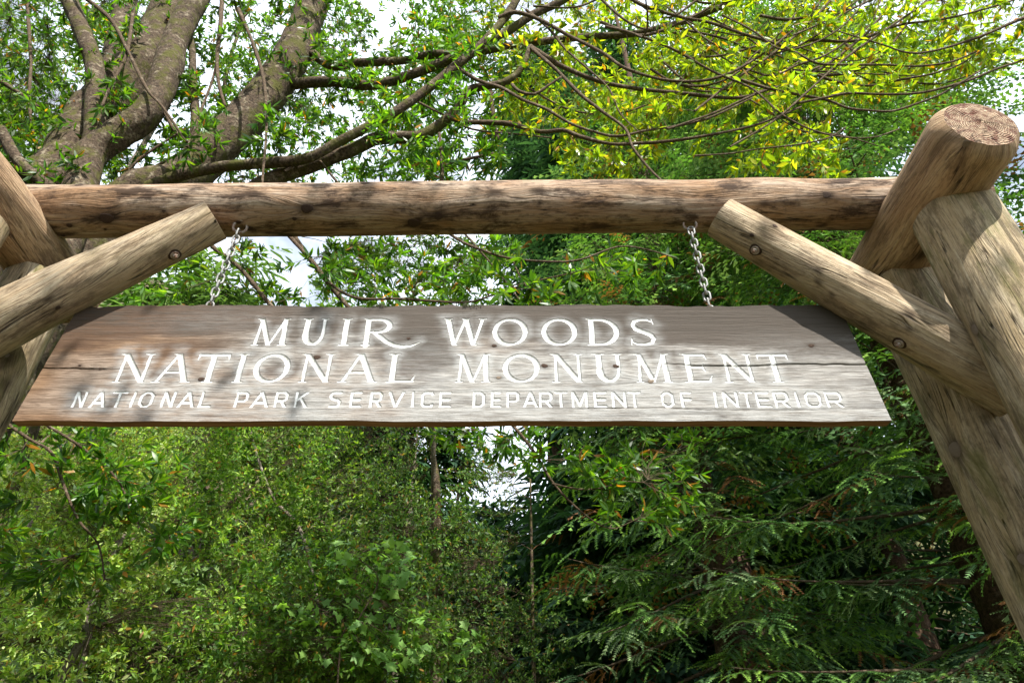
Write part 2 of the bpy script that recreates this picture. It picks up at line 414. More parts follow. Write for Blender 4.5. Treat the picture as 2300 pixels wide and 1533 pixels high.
def disc_mesh(name, mat, n=14, dome=.25):
    V = [(0, 0, dome)]
    for r, z in ((.55, dome * .8), (.85, dome * .45), (1, 0), (1.05, -.5)):
        for i in range(n):
            a = 2 * math.pi * i / n; k = 1 + .08 * math.sin(3 * a + 1)
            V.append((r * k * math.cos(a), r * k * math.sin(a), z))
    T = [(0, 1 + i, 1 + (i + 1) % n) for i in range(n)]
    Q = [(1 + k * n + i, 1 + (k + 1) * n + i, 1 + (k + 1) * n + (i + 1) % n, 1 + k * n + (i + 1) % n) for k in range(3) for i in range(n)]
    return npmesh(name, V, Q, T, [mat])
KNOT = disc_mesh('knot', M['knot']); PKNOT = disc_mesh('pale_knot', M['pale_knot'])
def world_loc(o):
    v = Vector((0, 0, 0))
    while o is not None: v += o.location; o = o.parent
    return v
def put_knot(log_o, lg, t, ang, kr, me=KNOT):
    p = lg.point(t, ang, 1.0) + lg.normal(ang) * .003; n = lg.normal(ang)
    o = bpy.data.objects.new('knot', me); COL.objects.link(o); o.parent = log_o
    X = Vector(lg.a); Z = Vector(n); Y = Z.cross(X)
    m = Matrix((X, Y, Z)).transposed()
    o.rotation_euler = m.to_euler(); o.location = Vector(p) - world_loc(log_o); o.scale = (kr * 1.15, kr * .85, kr * .35)
    return o

gate = empty('timber_gateway', (-.27, 3.0, 0), 'weathered round log gateway with crossbeam, braces and posts holding the hanging sign', 'gateway')
beam = Log(pw(20, 480, 3.02), pw(2222, 452, 2.99), .171, .165)
beam.p0 = np.array([-3.42, 3.02, 4.872]); beam.p1 = np.array([3.0, 2.99, 4.925]); beam.L = np.linalg.norm(beam.p1 - beam.p0); beam.a, beam.e1, beam.e2 = frame_of(beam.p1 - beam.p0)
crossR = Log((2.49, 2.22, 4.69), (2.47, 3.72, 4.68), .228, .215)
crossL = Log((-3.10, 2.16, 4.68), (-3.06, 3.66, 4.665), .205, .20)
postRN = Log((2.53, 2.70, 4.50), (2.58, 2.66, -.3), .212, .225)
postRF = Log((2.49, 3.30, 4.50), (2.72, 3.34, -.3), .205, .225)
postLN = Log((-3.10, 2.70, 4.48), (-3.12, 2.68, -.3), .205, .225)
postLF = Log((-3.01, 3.27, 4.50), (-3.12, 3.30, -.3), .20, .225)
def mk(pa, Ya, pb, Yb, ra, rb): return Log(pw(*pa, Ya), pw(*pb, Yb), ra, rb)
braceR = mk((1617, 489), 2.885, (2290, 876), 2.975, .128, .168)
braceL = mk((484, 494), 2.885, (-170, 806), 2.985, .124, .172)
bk = [(177, 417, .024), (575, 438, .030), (690, 468, .036), (820, 411, .026), (933, 411, .022), (1113, 434, .030), (1205, 429, .028),
      (985, 484, .034), (930, 500, .036), (1715, 457, .022), (1855, 438, .032), (2028, 405, .026), (240, 490, .04), (1097, 519, .02), (560, 512, .02)]
for x, y, r in bk:
    h = beam.hit(x, y)
    if h: beam.knots.append((h[0], h[1], r))
for k in range(16):
    beam.knots.append((random.uniform(.3, 6.2), random.uniform(math.pi * .55, math.pi * 1.2) * random.choice((1, 1, -1)), random.uniform(.009, .016)))
def addk(lg, L):
    for x, y, r in L:
        h = lg.hit(x, y)
        if h: lg.knots.append((h[0], h[1], r))
addk(braceR, [(1740, 508, .013), (1689, 528, .012), (1836, 607, .016), (1838, 632, .014), (1868, 661, .012), (2042, 705, .022), (2040, 738, .012)])
addk(braceL, [(110, 672, .015), (130, 690, .012)])
addk(postRF, [(2145, 1009, .045), (2297, 1255, .03), (2330, 1190, .02)])
addk(postLF, [(20, 805, .035), (12, 862, .03)])
addk(crossR, [(2195, 288, .02), (2070, 570, .03)])
addk(postRN, [(2190, 740, .03)])
oB = build_log('beam', beam, M['beam'], gate, 1, 320, 64)
oCR = build_log('cross_log', crossR, M['cross'], gate, 2, 90, 56, worn=.20)
oCL = build_log('cross_log', crossL, M['cross'], gate, 3, 90, 48, worn=.16)
oRN = build_log('post', postRN, M['post'], gate, 4, 200, 56)
oRF = build_log('post', postRF, M['post'], gate, 5, 200, 56)
oLN = build_log('post', postLN, M['post'], gate, 6, 120, 44)
oLF = build_log('post', postLF, M['post'], gate, 7, 120, 44)
oBR = build_log('brace', braceR, M['brace'], gate, 8, 140, 56)
oBL = build_log('brace', braceL, M['brace'], gate, 9, 140, 56)
def knot_me(o): return PKNOT if o in (oRF, oRN, oLF, oCR) else KNOT
for lg, o in ((beam, oB), (crossR, oCR), (postRN, oRN), (postRF, oRF), (postLF, oLF), (braceR, oBR), (braceL, oBL)):
    for (t, a_, r) in lg.knots: put_knot(o, lg, t, a_, r * random.uniform(.75, 1.0), knot_me(o))

def ring_pts(n, R, r, m=10, flat=None):
    """torus points; flat=(half length) turns it into a chain link"""
    V = []; 
    for i in range(n):
        a = 2 * math.pi * i / n
        cx = R * math.cos(a); cz = R * math.sin(a)
        if flat: cz += flat if math.sin(a) >= 0 else -flat
        for j in range(m):
            b = 2 * math.pi * j / m
            V.append((cx + r * math.cos(b) * math.cos(a), r * math.sin(b), cz + r * math.cos(b) * math.sin(a)))
    Q = [(i * m + j, ((i + 1) % n) * m + j, ((i + 1) % n) * m + (j + 1) % m, i * m + (j + 1) % m) for i in range(n) for j in range(m)]
    return V, Q
def bolt_mesh():
    a = Acc()
    def prism(n, r, z0, z1, ph=0):
        V = []
        for z, rr in ((z0, r), (z1 * .85 + z0 * .15, r), (z1, r * .86)):
            V += [(rr * math.cos(2 * math.pi * i / n + ph), rr * math.sin(2 * math.pi * i / n + ph), z) for i in range(n)]
        V.append((0, 0, z1))
        Q = [(k * n + i, k * n + (i + 1) % n, (k + 1) * n + (i + 1) % n, (k + 1) * n + i) for k in range(2) for i in range(n)]
        T = [(2 * n + i, 2 * n + (i + 1) % n, 3 * n) for i in range(n)]
        a.add(V, Q, T)
    prism(20, .034, -.01, .004); prism(6, .020, .003, .022, .3); prism(12, .010, .02, .034)
    return a.mesh('bolt', [M['rusty']], False)
BOLT = bolt_mesh(); RECESS = disc_mesh('bolt_recess', M['knot'], 16, .05)
def put_bolt(log_o, lg, px, py):
    h = lg.hit(px, py)
    if not h: return
    t, ang = h; n = Vector(lg.normal(ang)); X = Vector(lg.a); Y = n.cross(X); rot = Matrix((X, Y, n)).transposed().to_euler()
    r = bpy.data.objects.new('bolt_recess', RECESS); COL.objects.link(r); r.parent = log_o; r.rotation_euler = rot
    r.location = Vector(lg.point(t, ang)) + n * .004 - world_loc(log_o); r.scale = (.036, .033, .004); 
    b = bpy.data.objects.new('bolt', BOLT); COL.objects.link(b); b.parent = log_o; b.rotation_euler = rot
    b.location = Vector(lg.point(t, ang)) + n * .008 - world_loc(log_o); b.scale = (.75,) * 3
put_bolt(oBL, braceL, 392, 571); put_bolt(oBR, braceR, 1697, 561); put_bolt(oBR, braceR, 2020, 770)

# eye bolts under the beam
Xl, Xr = pw(540, 517, 3.0)[0], pw(1549, 512, 3.0)[0]
rv, rq = ring_pts(28, .040, .0085, 10)
EYE = npmesh('eye_bolt', rv, rq, None, [M['rusty']])
for xx, rz in ((Xl, .25), (Xr, -.1)):
    bz = 4.872 + (xx + 3.42) / 6.42 * .053 - .168
    e = bpy.data.objects.new('eye_bolt', EYE); COL.objects.link(e); e.parent = oB
    e.location = Vector((xx, 2.985, bz - .018)) - world_loc(oB); e.rotation_euler = (.15, 0, rz)
    sh = Acc(); n = 12
    V = [(.013 * math.cos(2 * math.pi * i / n), .013 * math.sin(2 * math.pi * i / n), z) for z in (.036, .09) for i in range(n)]
    V2 = [(.032 * math.cos(2 * math.pi * i / n), .032 * math.sin(2 * math.pi * i / n), z) for z in (.030, .036) for i in range(n)] + [(0, 0, .030)]
    q = [(i, (i + 1) % n, n + (i + 1) % n, n + i) for i in range(n)]
    sh.add(V, q); sh.add(V2, q, [((i + 1) % n, i, 2 * n) for i in range(n)])
    s_ = bpy.data.objects.new('eye_shank', sh.mesh('eye_shank', [M['rusty']])); COL.objects.link(s_); s_.parent = e

# ------------------------------------------------------------------ chains
lv, lq = ring_pts(24, .0185, .0063, 8, flat=.0135)
LINK = npmesh('chain_link', lv, lq, None, [M['galv']])
ZTOP = pw(1150, 688, 3.0)[2]
for xx, name, bottom, lab in ((Xl, 'hanging_chain', pw(468, 696, 3.03), 'grey steel chain holding up the end of the sign that starts NATIONAL'),
                      (Xr, 'hanging_chain', pw(1594, 692, 3.03), 'grey steel chain holding up the sign near the bolted brace above MONUMENT')):
    bz = 4.872 + (xx + 3.42) / 6.42 * .053 - .168
    top = Vector((xx, 2.985, bz - .070)); bot = Vector((bottom[0], 3.027, ZTOP - .05))
    ch = empty(name, top, lab, 'chain', 'steel chains the sign hangs from')
    d = bot - top; pitch = .0505; n = int(d.length / pitch) + 1; d.normalize()
    zax = -d
    for k in range(n):
        o = bpy.data.objects.new('chain_link', LINK); COL.objects.link(o); o.parent = ch
        o.location = d * (pitch * (k + .05))
        q = zax.to_track_quat('Z', 'Y'); tw = math.radians((55 if xx < 0 else 8) + (90 if k % 2 else 0) + random.uniform(-9, 9))
        o.rotation_euler = (q.to_matrix() @ Matrix.Rotation(tw, 3, 'Z')).to_euler()

# ------------------------------------------------------------------ carved sign
T_, t_ = .080, .034
def poly(pts, closed=False):
    out = []
    for a, b in zip(pts[:-1], pts[1:]): out.append((*a, *b))
    if closed: out.append((*pts[-1], *pts[0]))
    return out
def arc(cx, cy, rx, ry, a0, a1, n, hw):
    P = []
    for i in range(n + 1):
        a = math.radians(a0 + (a1 - a0) * i / n); P.append((cx + rx * math.cos(a), cy + ry * math.sin(a), hw(a)))
    return P
def serif(x, y, l, r): return [(x, y, .045, x - l, y, .006), (x, y, .045, x + r, y, .006)]
B0, B1 = .012, .988
def serif_glyph(c, W):
    S = []; S1 = serif
    if c == 'I':
        x = W / 2; S += [(x, 0, T_, x, 1, T_)] + S1(x, B0, W * .5, W * .5) + S1(x, B1, W * .5, W * .5)
    elif c == 'M':
        a, b = .13 * W, .85 * W
        S += [(a, 0, .045, a + .05 * W, 1, .04), (a + .03 * W, 1, T_ * .85, .50 * W, 0, T_ * .8), (.50 * W, 0, .03, b - .02 * W, 1, .045), (b - .02 * W, 1, T_ * .8, b + .02 * W, 0, T_)]
        S += S1(a, B0, .12 * W, .12 * W) + S1(b + .02 * W, B0, .15 * W, .13 * W) + S1(a + .03 * W, B1, .13 * W, .02) + S1(b, B1, .02, .13 * W)
    elif c == 'U':
        l, r = .24 * W, .84 * W; cx = (l + r) / 2; rx = (r - l) / 2
        S += [(l, 1, T_, l, .42, T_), (r, 1, .05, r, .42, .05)]
        S += poly(arc(cx, .42 - .0, rx, .36, 180, 360, 14, lambda a: (T_ - .03) * max(0, -math.cos(a)) + .05))
        S += S1(l, B1, .22 * W, .2 * W) + S1(r, B1, .16 * W, .16 * W)
    elif c in 'RD':
        l = .20 * min(W, .85)
        S += [(l, 0, T_, l, 1, T_)] + S1(l, B0, .17, .15) + S1(l, B1, .17, .05)
        if c == 'D':
            rx = W - l - T_
            S += [(l, .96, .035, l + rx * .35, .96, .035), (l, .04, .035, l + rx * .35, .04, .035)]
            S += poly(arc(l + rx * .30, .5, rx * .70, .46, 90, -90, 18, lambda a: .035 + (T_ - .035) * max(0, math.cos(a)) ** 1.3))
        else:
            cx = l + .30; rx = W - cx - T_
            S += [(l, .96, .035, cx, .965, .035), (l, .50, .03, cx, .50, .03)]
            S += poly(arc(cx, .73, rx, .235, 90, -90, 14, lambda a: .035 + (T_ - .035) * max(0, math.cos(a)) ** 1.3))
            P = [(l + .17, .50, .05), (l + .38, .33, .07), (l + .60, .13, T_ * .8), (l + .85, 0.0, T_ * .75), (l + 1.10, -.045, .05), (l + 1.35, -.01, .03), (l + 1.60, .12, .008)]
            S += poly(P)
    elif c == 'W':
        S += [(.10 * W, 1, T_, .27 * W, 0, T_ * .8), (.27 * W, 0, .035, .50 * W, .97, .045), (.50 * W, 1, T_, .70 * W, 0, T_ * .8), (.70 * W, 0, .035, .89 * W, 1, .05)]
        S += S1(.10 * W, B1, .10 * W, .12 * W) + S1(.50 * W, B1, .1 * W, .1 * W) + S1(.89 * W, B1, .11 * W, .11 * W) + S1(.27 * W, B0, .05 * W, .08 * W) + S1(.70 * W, B0, .05 * W, .08 * W)
    elif c == 'O':
        S += poly(arc(W / 2, .5, W / 2 - T_, .5 - .038, 0, 360, 30, lambda a: .036 + (T_ - .036) * abs(math.cos(a - .25)) ** 1.4))
    elif c == 'S':
        h = T_ * .9
        P = [(.86 * W, .86, .015), (.70 * W, .95, .035), (.46 * W, .97, .04), (.24 * W, .90, .06), (.17 * W, .75, h * .85), (.26 * W, .61, h), (.5 * W, .50, h), (.75 * W, .39, h), (.84 * W, .25, h * .85), (.76 * W, .10, .06), (.5 * W, .03, .04), (.25 * W, .05, .035), (.08 * W, .13, .015)]
        S += poly(P) + [(.84 * W, .98, .012, .88 * W, .80, .02), (.08 * W, .24, .02, .06 * W, .03, .012)]
    elif c == 'N':
        a, b = .15 * W, .87 * W
        S += [(a, 0, .045, a, 1, .045), (a - .02 * W, 1, T_ * .9, b, 0, T_ * .9), (b, 0, .045, b, 1, .045)]
        S += S1(a, B0, .15 * W, .14 * W) + S1(b, B1, .16 * W, .13 * W) + S1(a - .02, B1, .15 * W, .02)
    elif c == 'A':
        m = .50 * W
        S += [(m, 1, .04, .13 * W, 0, .045), (m, 1, T_, .85 * W, 0, T_), (.26 * W, .34, .032, .72 * W, .34, .032)]
        S += S1(.13 * W, B0, .13 * W, .13 * W) + S1(.85 * W, B0, .13 * W, .15 * W) + S1(m, B1, .14 * W, .04)
    elif c == 'T':
        m = W / 2
        S += [(m, 0, T_, m, 1, T_), (.04 * W, .955, .04, .96 * W, .955, .04), (.05 * W, .97, .035, .02 * W, .80, .01), (.95 * W, .97, .035, .98 * W, .80, .01)] + S1(m, B0, .2 * W, .2 * W)
    elif c == 'L':
        l = .27 * W
        S += [(l, 0, T_, l, 1, T_), (l, .045, .04, .92 * W, .045, .04), (.90 * W, .06, .04, .985 * W, .24, .008)] + S1(l, B1, .2 * W, .18 * W) + S1(l, B0, .22 * W, .05)
    elif c == 'E':
        l = .27 * W
        S += [(l, 0, T_, l, 1, T_), (l, .045, .04, .90 * W, .045, .04), (.90 * W, .05, .045, .985 * W, .24, .008), (l, .96, .035, .84 * W, .96, .035), (.84 * W, .95, .035, .90 * W, .80, .008),
              (l, .52, .032, .72 * W, .52, .032), (.72 * W, .53, .03, .80 * W, .39, .008), (.72 * W, .52, .03, .78 * W, .63, .008)] + S1(l, B1, .22 * W, .05) + S1(l, B0, .22 * W, .05)
    return S
def sans_glyph(c, W):
    h = .074; l, r = h, W - h; m = W / 2; S = []; b, t = h * .6, 1 - h * .6
    def L(*p): return poly([(x, y, h) for x, y in p])
    if c == 'I': S = L((m, 0), (m, 1))
    elif c == 'N': S = L((l, 0), (l, 1), (r, 0), (r, 1))
    elif c == 'A': S = L((l * .8, 0), (m, 1), (W - l * .8, 0)) + L((.24 * W, .30), (.76 * W, .30))
    elif c == 'T': S = L((l, t), (r, t)) + L((m, t), (m, 0))
    elif c == 'L': S = L((l, 1), (l, b), (r, b))
    elif c == 'E': S = L((r, t), (l, t), (l, b), (r, b)) + L((l, .5), (r * .93, .5))
    elif c == 'F': S = L((r, t), (l, t), (l, 0)) + L((l, .5), (r * .93, .5))
    elif c == 'O': k = .2; S = L((l + k, b), (r - k, b), (r, b + k), (r, t - k), (r - k, t), (l + k, t), (l, t - k), (l, b + k), (l + k, b))
    elif c == 'C': k = .16; S = L((r, t - .12), (r - .04, t), (l + k, t), (l, t - k), (l, b + k), (l + k, b), (r - .04, b), (r, b + .12))
    elif c == 'D': k = .2; S = L((l, b), (r - k, b), (r, b + k), (r, t - k), (r - k, t), (l, t), (l, b))
    elif c == 'P': k = .14; S = L((l, 0), (l, t), (r - k, t), (r, t - k), (r, .52), (r - k, .40), (l, .40))
    elif c == 'R': k = .14; S = L((l, 0), (l, t), (r - k, t), (r, t - k), (r, .54), (r - k, .42), (l, .42)) + L((m, .42), (r, 0))
    elif c == 'K': S = L((l, 0), (l, 1)) + L((r, 1), (l, .42)) + L((l + .3 * W, .58), (r, 0))
    elif c == 'S': k = .14; S = L((r, t), (l + k, t), (l, t - k), (l, .64), (l + k, .52), (r - k, .48), (r, .36), (r, b + k), (r - k, b), (l, b))
    elif c == 'V': S = L((l * .8, 1), (m, 0), (W - l * .8, 1))
    elif c == 'M': S = L((l, 0), (l, 1), (m, .12), (r, 1), (r, 0))
    return S

def rowz(y): return pw(1150, y, 3.0)[2]
rows = [(rowz(775), rowz(715), 745, 's', [('M', 569, 651), ('U', 673, 736), ('I', 763, 790), ('R', 813, 880), ('W', 995, 1095), ('O', 1106, 1186), ('O', 1216, 1297), ('D', 1316, 1391), ('S', 1412, 1477)]),
        (rowz(858), rowz(794), 826, 's', [('N', 263, 339), ('A', 349, 438), ('T', 438, 511), ('I', 527, 554), ('O', 570, 652), ('N', 675, 748), ('A', 761, 853), ('L', 865, 935),
                                          ('M', 1022, 1104), ('O', 1129, 1213), ('N', 1238, 1310), ('U', 1329, 1401), ('M', 1424, 1507), ('E', 1528, 1597), ('N', 1621, 1693), ('T', 1705, 1776)]),
        (rowz(914), rowz(879), 896, 'n', [('N', 167, 193), ('A', 206, 241), ('T', 249, 284), ('I', 294, 305), ('O', 314, 345), ('N', 365, 393), ('A', 403, 440), ('L', 450, 478),
                                          ('P', 529, 558), ('A', 566, 606), ('R', 618, 647), ('K', 663, 693), ('S', 740, 767), ('E', 787, 813), ('R', 831, 859), ('V', 872, 908), ('I', 922, 933), ('C', 946, 974), ('E', 987, 1014),
                                          ('D', 1062, 1090), ('E', 1103, 1126), ('P', 1138, 1167), ('A', 1175, 1208), ('R', 1211, 1241), ('T', 1246, 1275), ('M', 1284, 1320), ('E', 1334, 1363), ('N', 1374, 1407), ('T', 1411, 1440),
                                          ('O', 1485, 1514), ('F', 1529, 1555), ('I', 1602, 1613), ('N', 1624, 1658), ('T', 1663, 1693), ('E', 1698, 1730), ('R', 1738, 1772), ('I', 1785, 1796), ('O', 1808, 1844), ('R', 1854, 1892)])]
YF = 3.0; TH = .056
c_bl, c_tl, c_br, c_tr = pw(27, 945, YF), pw(178, 687, YF), pw(2003, 945, YF), pw(1886, 688, YF)
ZB, ZT = c_bl[2], c_tl[2]
sign = empty('carved_sign', ((c_bl[0] + c_br[0]) / 2, YF + TH / 2, ZB), 'long weathered trapezoid wooden sign with carved white lettering, hanging from chains', 'sign')
NX, NZ = 900, 190
def build_sign():
    s = np.linspace(0, 1, NX + 1); q = np.linspace(0, 1, NZ + 1)
    Sx, Qz = np.meshgrid(s, q, indexing='ij')
    xl = c_bl[0] + (c_tl[0] - c_bl[0]) * Qz; xr = c_br[0] + (c_tr[0] - c_br[0]) * Qz
    X = xl + (xr - xl) * Sx; Z = ZB + (ZT - ZB) * Qz
    # worn, uneven top edge and sawn bottom edge
    wav = (vnoise(X * 3, X * 0 + 2, 1) - .5) * .018 + (vnoise(X * 17, X * 0 + 7, 2) - .5) * .014
    Z = Z + wav * np.clip((Qz - .93) / .07, 0, 1) + (vnoise(X * 5, X * 0 + 4, 9) - .5) * .008 * np.clip((.05 - Qz) / .05, 0, 1)
    gid = np.full(X.shape, -1); best = np.full(X.shape, -1.0)
    names = []
    for z0, z1, ym, kind, LL in rows:
        H = z1 - z0
        for ch, xa, xb in LL:
            wx0, wx1 = pw(xa, ym, YF)[0], pw(xb, ym, YF)[0]; Wd = (wx1 - wx0) / H
            segs = (serif_glyph if kind == 's' else sans_glyph)(ch, Wd)
            mg = .10; ext = 1.75 * H if (ch == 'R' and kind == 's') else 0
            m = (X > wx0 - mg) & (X < wx1 + mg + ext * .5) & (Z > z0 - mg) & (Z < z1 + mg)
            ii = np.nonzero(m); gx = (X[ii] - wx0) / H; gz = (Z[ii] - z0) / H
            f = np.full(gx.shape, -9.0)
            for (ax, ay, ah, bx, by, bh) in segs:
                dx, dy = bx - ax, by - ay; l2 = dx * dx + dy * dy + 1e-9
                t = np.clip(((gx - ax) * dx + (gz - ay) * dy) / l2, 0, 1)
                f = np.maximum(f, ah + (bh - ah) * t - np.hypot(gx - ax - dx * t, gz - ay - dy * t))
            lo = -.12 if (ch == 'R' and kind == 's') else 0
            f = np.minimum(f, np.minimum(gz - lo, 1.0 - gz) * 1.0 + .0)
            f *= H
            cur = best[ii]; up = f > cur
            best[ii] = np.where(up, f, cur)
            g = gid[ii]; g[up] = len(names); gid[ii] = g
            names.append((ch, kind))
    ins = np.clip(best, 0, 1)
    depth = np.minimum(ins * .62, .009)
    paint = np.clip(best / .0022 + .3, 0, 1)
    hn = vnoise(X * 6, Z * 16, 31) * .6 + vnoise(X * 19, Z * 30, 32) * .4
    halo = np.exp(-(np.clip(-best, 0, 1) / (.010 + .045 * hn)) ** 2) * np.clip(.35 + hn * 1.1, 0, 1)
    halo = halo * np.clip(.45 + .75 * (1 - Qz) + .3 * vnoise(X * 1.7, Z * 3, 40), 0, 1)
    # pale washed lower half, browner unbleached left end and top
    wash = np.clip(.95 - Qz * 1.25 + (vnoise(X * 1.3, Z * 4, 33) - .5) * 1.1, 0, 1) * .66
    lf = np.clip((X - c_bl[0] - .25) / .5, 0, 1); wash *= lf
    halo = np.maximum(halo, wash)
    brown = np.clip(1.0 - (X - c_bl[0] - .35) / 1.3 + (vnoise(X * 2.2, Z * 7, 35) - .5) * 1.3, 0, 1)
    brown = np.maximum(brown, np.clip((vnoise(X * 1.4, Z * 5, 36) - .60) * 3, 0, .6))
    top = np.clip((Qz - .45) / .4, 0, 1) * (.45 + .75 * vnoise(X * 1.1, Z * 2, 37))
    for sx_, sy_, wx_, wz_, am in ((430, 735, .30, .10, .9), (930, 775, .22, .20, 1.), (700, 745, .35, .05, .6), (1680, 730, .50, .075, 1.), (1880, 730, .2, .06, .8), (1090, 745, .06, .1, .5), (640, 830, .10, .09, .6), (370, 840, .10, .05, .7), (1500, 715, .4, .04, .7)):  # dapple shade of the upper board painted in as dark patches, along with stains
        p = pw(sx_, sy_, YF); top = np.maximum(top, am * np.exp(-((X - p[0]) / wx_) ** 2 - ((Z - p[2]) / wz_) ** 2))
    brown = np.clip(brown - np.clip((X + .6) / 1.2, 0, 1) * .75, 0, 1)
    keep = np.clip(1.0 - np.clip((X - .9) / 1.6, 0, 1) * .55 * np.clip(.5 + vnoise(X * 5, Z * 14, 77), 0, 1), 0, 1)
    gu, gv = X.copy(), Z.copy(); kn = np.zeros_like(X)
    KN = [(1110, 776, .018), (1120, 848, .017), (1223, 821, .024), (1383, 822, .022), (1462, 856, .022), (1822, 776, .022), (452, 851, .022), (226, 828, .014), (180, 820, .012), (712, 802, .026), (918, 760, .014)]
    for x, y, r in KN:
        p = pw(x, y, YF); dx, dz = X - p[0], Z - p[2]; d2 = (dx / 2.2) ** 2 + dz ** 2
        gv += np.sign(dz) * r * .9 * np.exp(-d2 / (r * 2.4) ** 2) * np.minimum(1, np.abs(dz) / (r * .5))
        kn = np.maximum(kn, .8 * np.exp(-((dx / 1.8) ** 2 + dz ** 2) / (r * .9) ** 2 * 1.6))
    # drying cracks running along the grain
    def crack(y0, xa, xb, wdt, dep, sd):
        nonlocal depth, kn
        za = rowz(y0); xw0, xw1 = pw(xa, y0, YF)[0], pw(xb, y0, YF)[0]
        zc = za + (vnoise(X * 4, X * 0 + sd, sd) - .5) * .016 + (vnoise(X * 15, X * 0 + sd, sd + 1) - .5) * .005
        fade = np.clip((X - xw0) / .25, 0, 1) * np.clip((xw1 - X) / .25, 0, 1)
        if xb > 1950: fade = np.clip((X - xw0) / .4, 0, 1)
        if xa < 60: fade = np.clip((xw1 - X) / .3, 0, 1)
        c_ = np.exp(-((Z - zc) / (wdt * (.4 + .6 * fade))) ** 2) * fade
        depth = np.maximum(depth, depth + c_ * dep); kn = np.maximum(kn, c_)
    crack(818, 1440, 2100, .0032, .02, 51); crack(828, 0, 330, .0028, .014, 55); crack(918, 1250, 1900, .002, .006, 57); crack(889, 250, 700, .0018, .004, 58)
    surf = (vnoise(X * 2, gv * 90, 41) - .5) * .0016 + (vnoise(X * 3, gv * 30, 42) - .5) * .0016
    Yv = YF + depth + surf * (1 - paint)
    P = np.stack([X, Yv, Z], -1).reshape(-1, 3)
    n2 = NZ + 1; i = np.arange(NX)[:, None] * n2; j = np.arange(NZ)[None, :]
    Q = np.stack([i + j, i + n2 + j, i + n2 + j + 1, i + j + 1], -1).reshape(-1, 4)
    inL = (best > -.0022).reshape(-1); gf = gid.reshape(-1)
    vq = inL[Q].any(1); gq = gf[Q].max(1)
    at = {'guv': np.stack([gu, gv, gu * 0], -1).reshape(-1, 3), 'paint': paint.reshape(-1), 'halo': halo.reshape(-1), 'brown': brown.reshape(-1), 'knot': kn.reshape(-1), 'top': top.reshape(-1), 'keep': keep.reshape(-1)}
    # board: front faces outside the letters, plus edges and back
    Qb = Q[~vq]
    idx = np.arange((NX + 1) * n2).reshape(NX + 1, n2)
    loop = np.concatenate([idx[:, 0], idx[-1, 1:], idx[::-1, -1][1:], idx[0, ::-1][1:-1]])
    A = P[loop]; A[:, 1] = YF + .0; Bk = A.copy(); Bk[:, 1] = YF + TH
    Bm = A.copy(); Bm[:, 1] = YF + TH * .5; Bm[:, 2] += (vnoise(A[:, 0] * 6, A[:, 0] * 0, 61) - .5) * .003
    base = len(P); m = len(loop); k = np.arange(m); k2 = (k + 1) % m
    E0 = base + k; E1 = base + m + k; E2 = base + 2 * m + k
    Qe = np.concatenate([np.stack([E0[k2], E0, E1, E1[k2]], -1), np.stack([E1[k2], E1, E2, E2[k2]], -1)])
    bi = base + 3 * m
    back = np.array([[c_bl[0], YF + TH - .001, ZB + .004], [c_br[0], YF + TH - .001, ZB + .004], [c_tr[0], YF + TH - .001, ZT - .008], [c_tl[0], YF + TH - .001, ZT - .008]])
    Qk = np.array([[bi + 3, bi + 2, bi + 1, bi]])
    A2 = P[loop].copy(); A2[:, 1] = P[loop][:, 1]; A[:, 1] = P[loop][:, 1]
    VV = np.concatenate([P, A, Bm, Bk, back]); ne = len(VV) - len(P)
    gE = np.concatenate([np.stack([A[:, 0], A[:, 2] + A[:, 1], A[:, 0] * 0], -1), np.stack([Bm[:, 0], Bm[:, 2] + Bm[:, 1], A[:, 0] * 0], -1), np.stack([Bk[:, 0], Bk[:, 2] + Bk[:, 1], A[:, 0] * 0], -1), back])
    at2 = {kk: (np.concatenate([v, gE]) if kk == 'guv' else np.concatenate([v, np.zeros(ne)])) for kk, v in at.items()}
    allQ = np.concatenate([Qb, Qe, Qk]); mi = np.concatenate([np.zeros(len(Qb)), np.ones(len(Qe) + 1)])
    used = np.unique(allQ); rm = np.full(len(VV), -1); rm[used] = np.arange(len(used))
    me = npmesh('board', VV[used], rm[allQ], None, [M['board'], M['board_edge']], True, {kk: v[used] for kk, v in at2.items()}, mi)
    bo = link('board', me, sign)
    Ql = Q[vq]; gl = gq[vq]
    for g in range(len(names)):
        qq = Ql[gl == g]
        if not len(qq): continue
        used = np.unique(qq); rm = np.full(len(P), -1); rm[used] = np.arange(len(used))
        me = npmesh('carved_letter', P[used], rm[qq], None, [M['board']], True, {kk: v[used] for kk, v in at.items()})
        o = link('carved_letter', me, sign)
        o['label'] = ('large serif' if names[g][1] == 's' else 'small plain') + ' carved white letter ' + names[g][0]
    for x, y, r in KN:
        p = pw(x, y, YF)
        o = bpy.data.objects.new('knot', PKNOT if (x, y) in ((1462, 856), (1120, 848)) else KNOT); COL.objects.link(o); o.parent = sign
        o.location = Vector((p[0], YF - .0012, p[2])) - sign.location; o.rotation_euler = (math.pi / 2, random.uniform(-.3, .3), 0); o.scale = (r * .75, r * .5, .006)
    # lichen tufts on the top edge
    for x in (853, 1050, 1068):
        a = Acc(); p = pw(x, 690, YF)
        for k in range(60):
            c0 = np.array([p[0] + random.gauss(0, .016), YF + random.uniform(-.008, .02), ZT + random.uniform(-.006, .004)])
            d = norm(np.array([random.gauss(0, 1), random.gauss(-.3, 1), random.gauss(.6, .7)])) * random.uniform(.008, .02)
            sd_ = norm(np.cross(d, [.3, .5, .8])) * .0025
            a.add([c0 - sd_, c0 + sd_, c0 + d * .6 + sd_ * 1.6, c0 + d - sd_], [[0, 1, 2, 3]])
        link('lichen_tuft', a.mesh('lichen_tuft', [M['lichen']], False), sign)
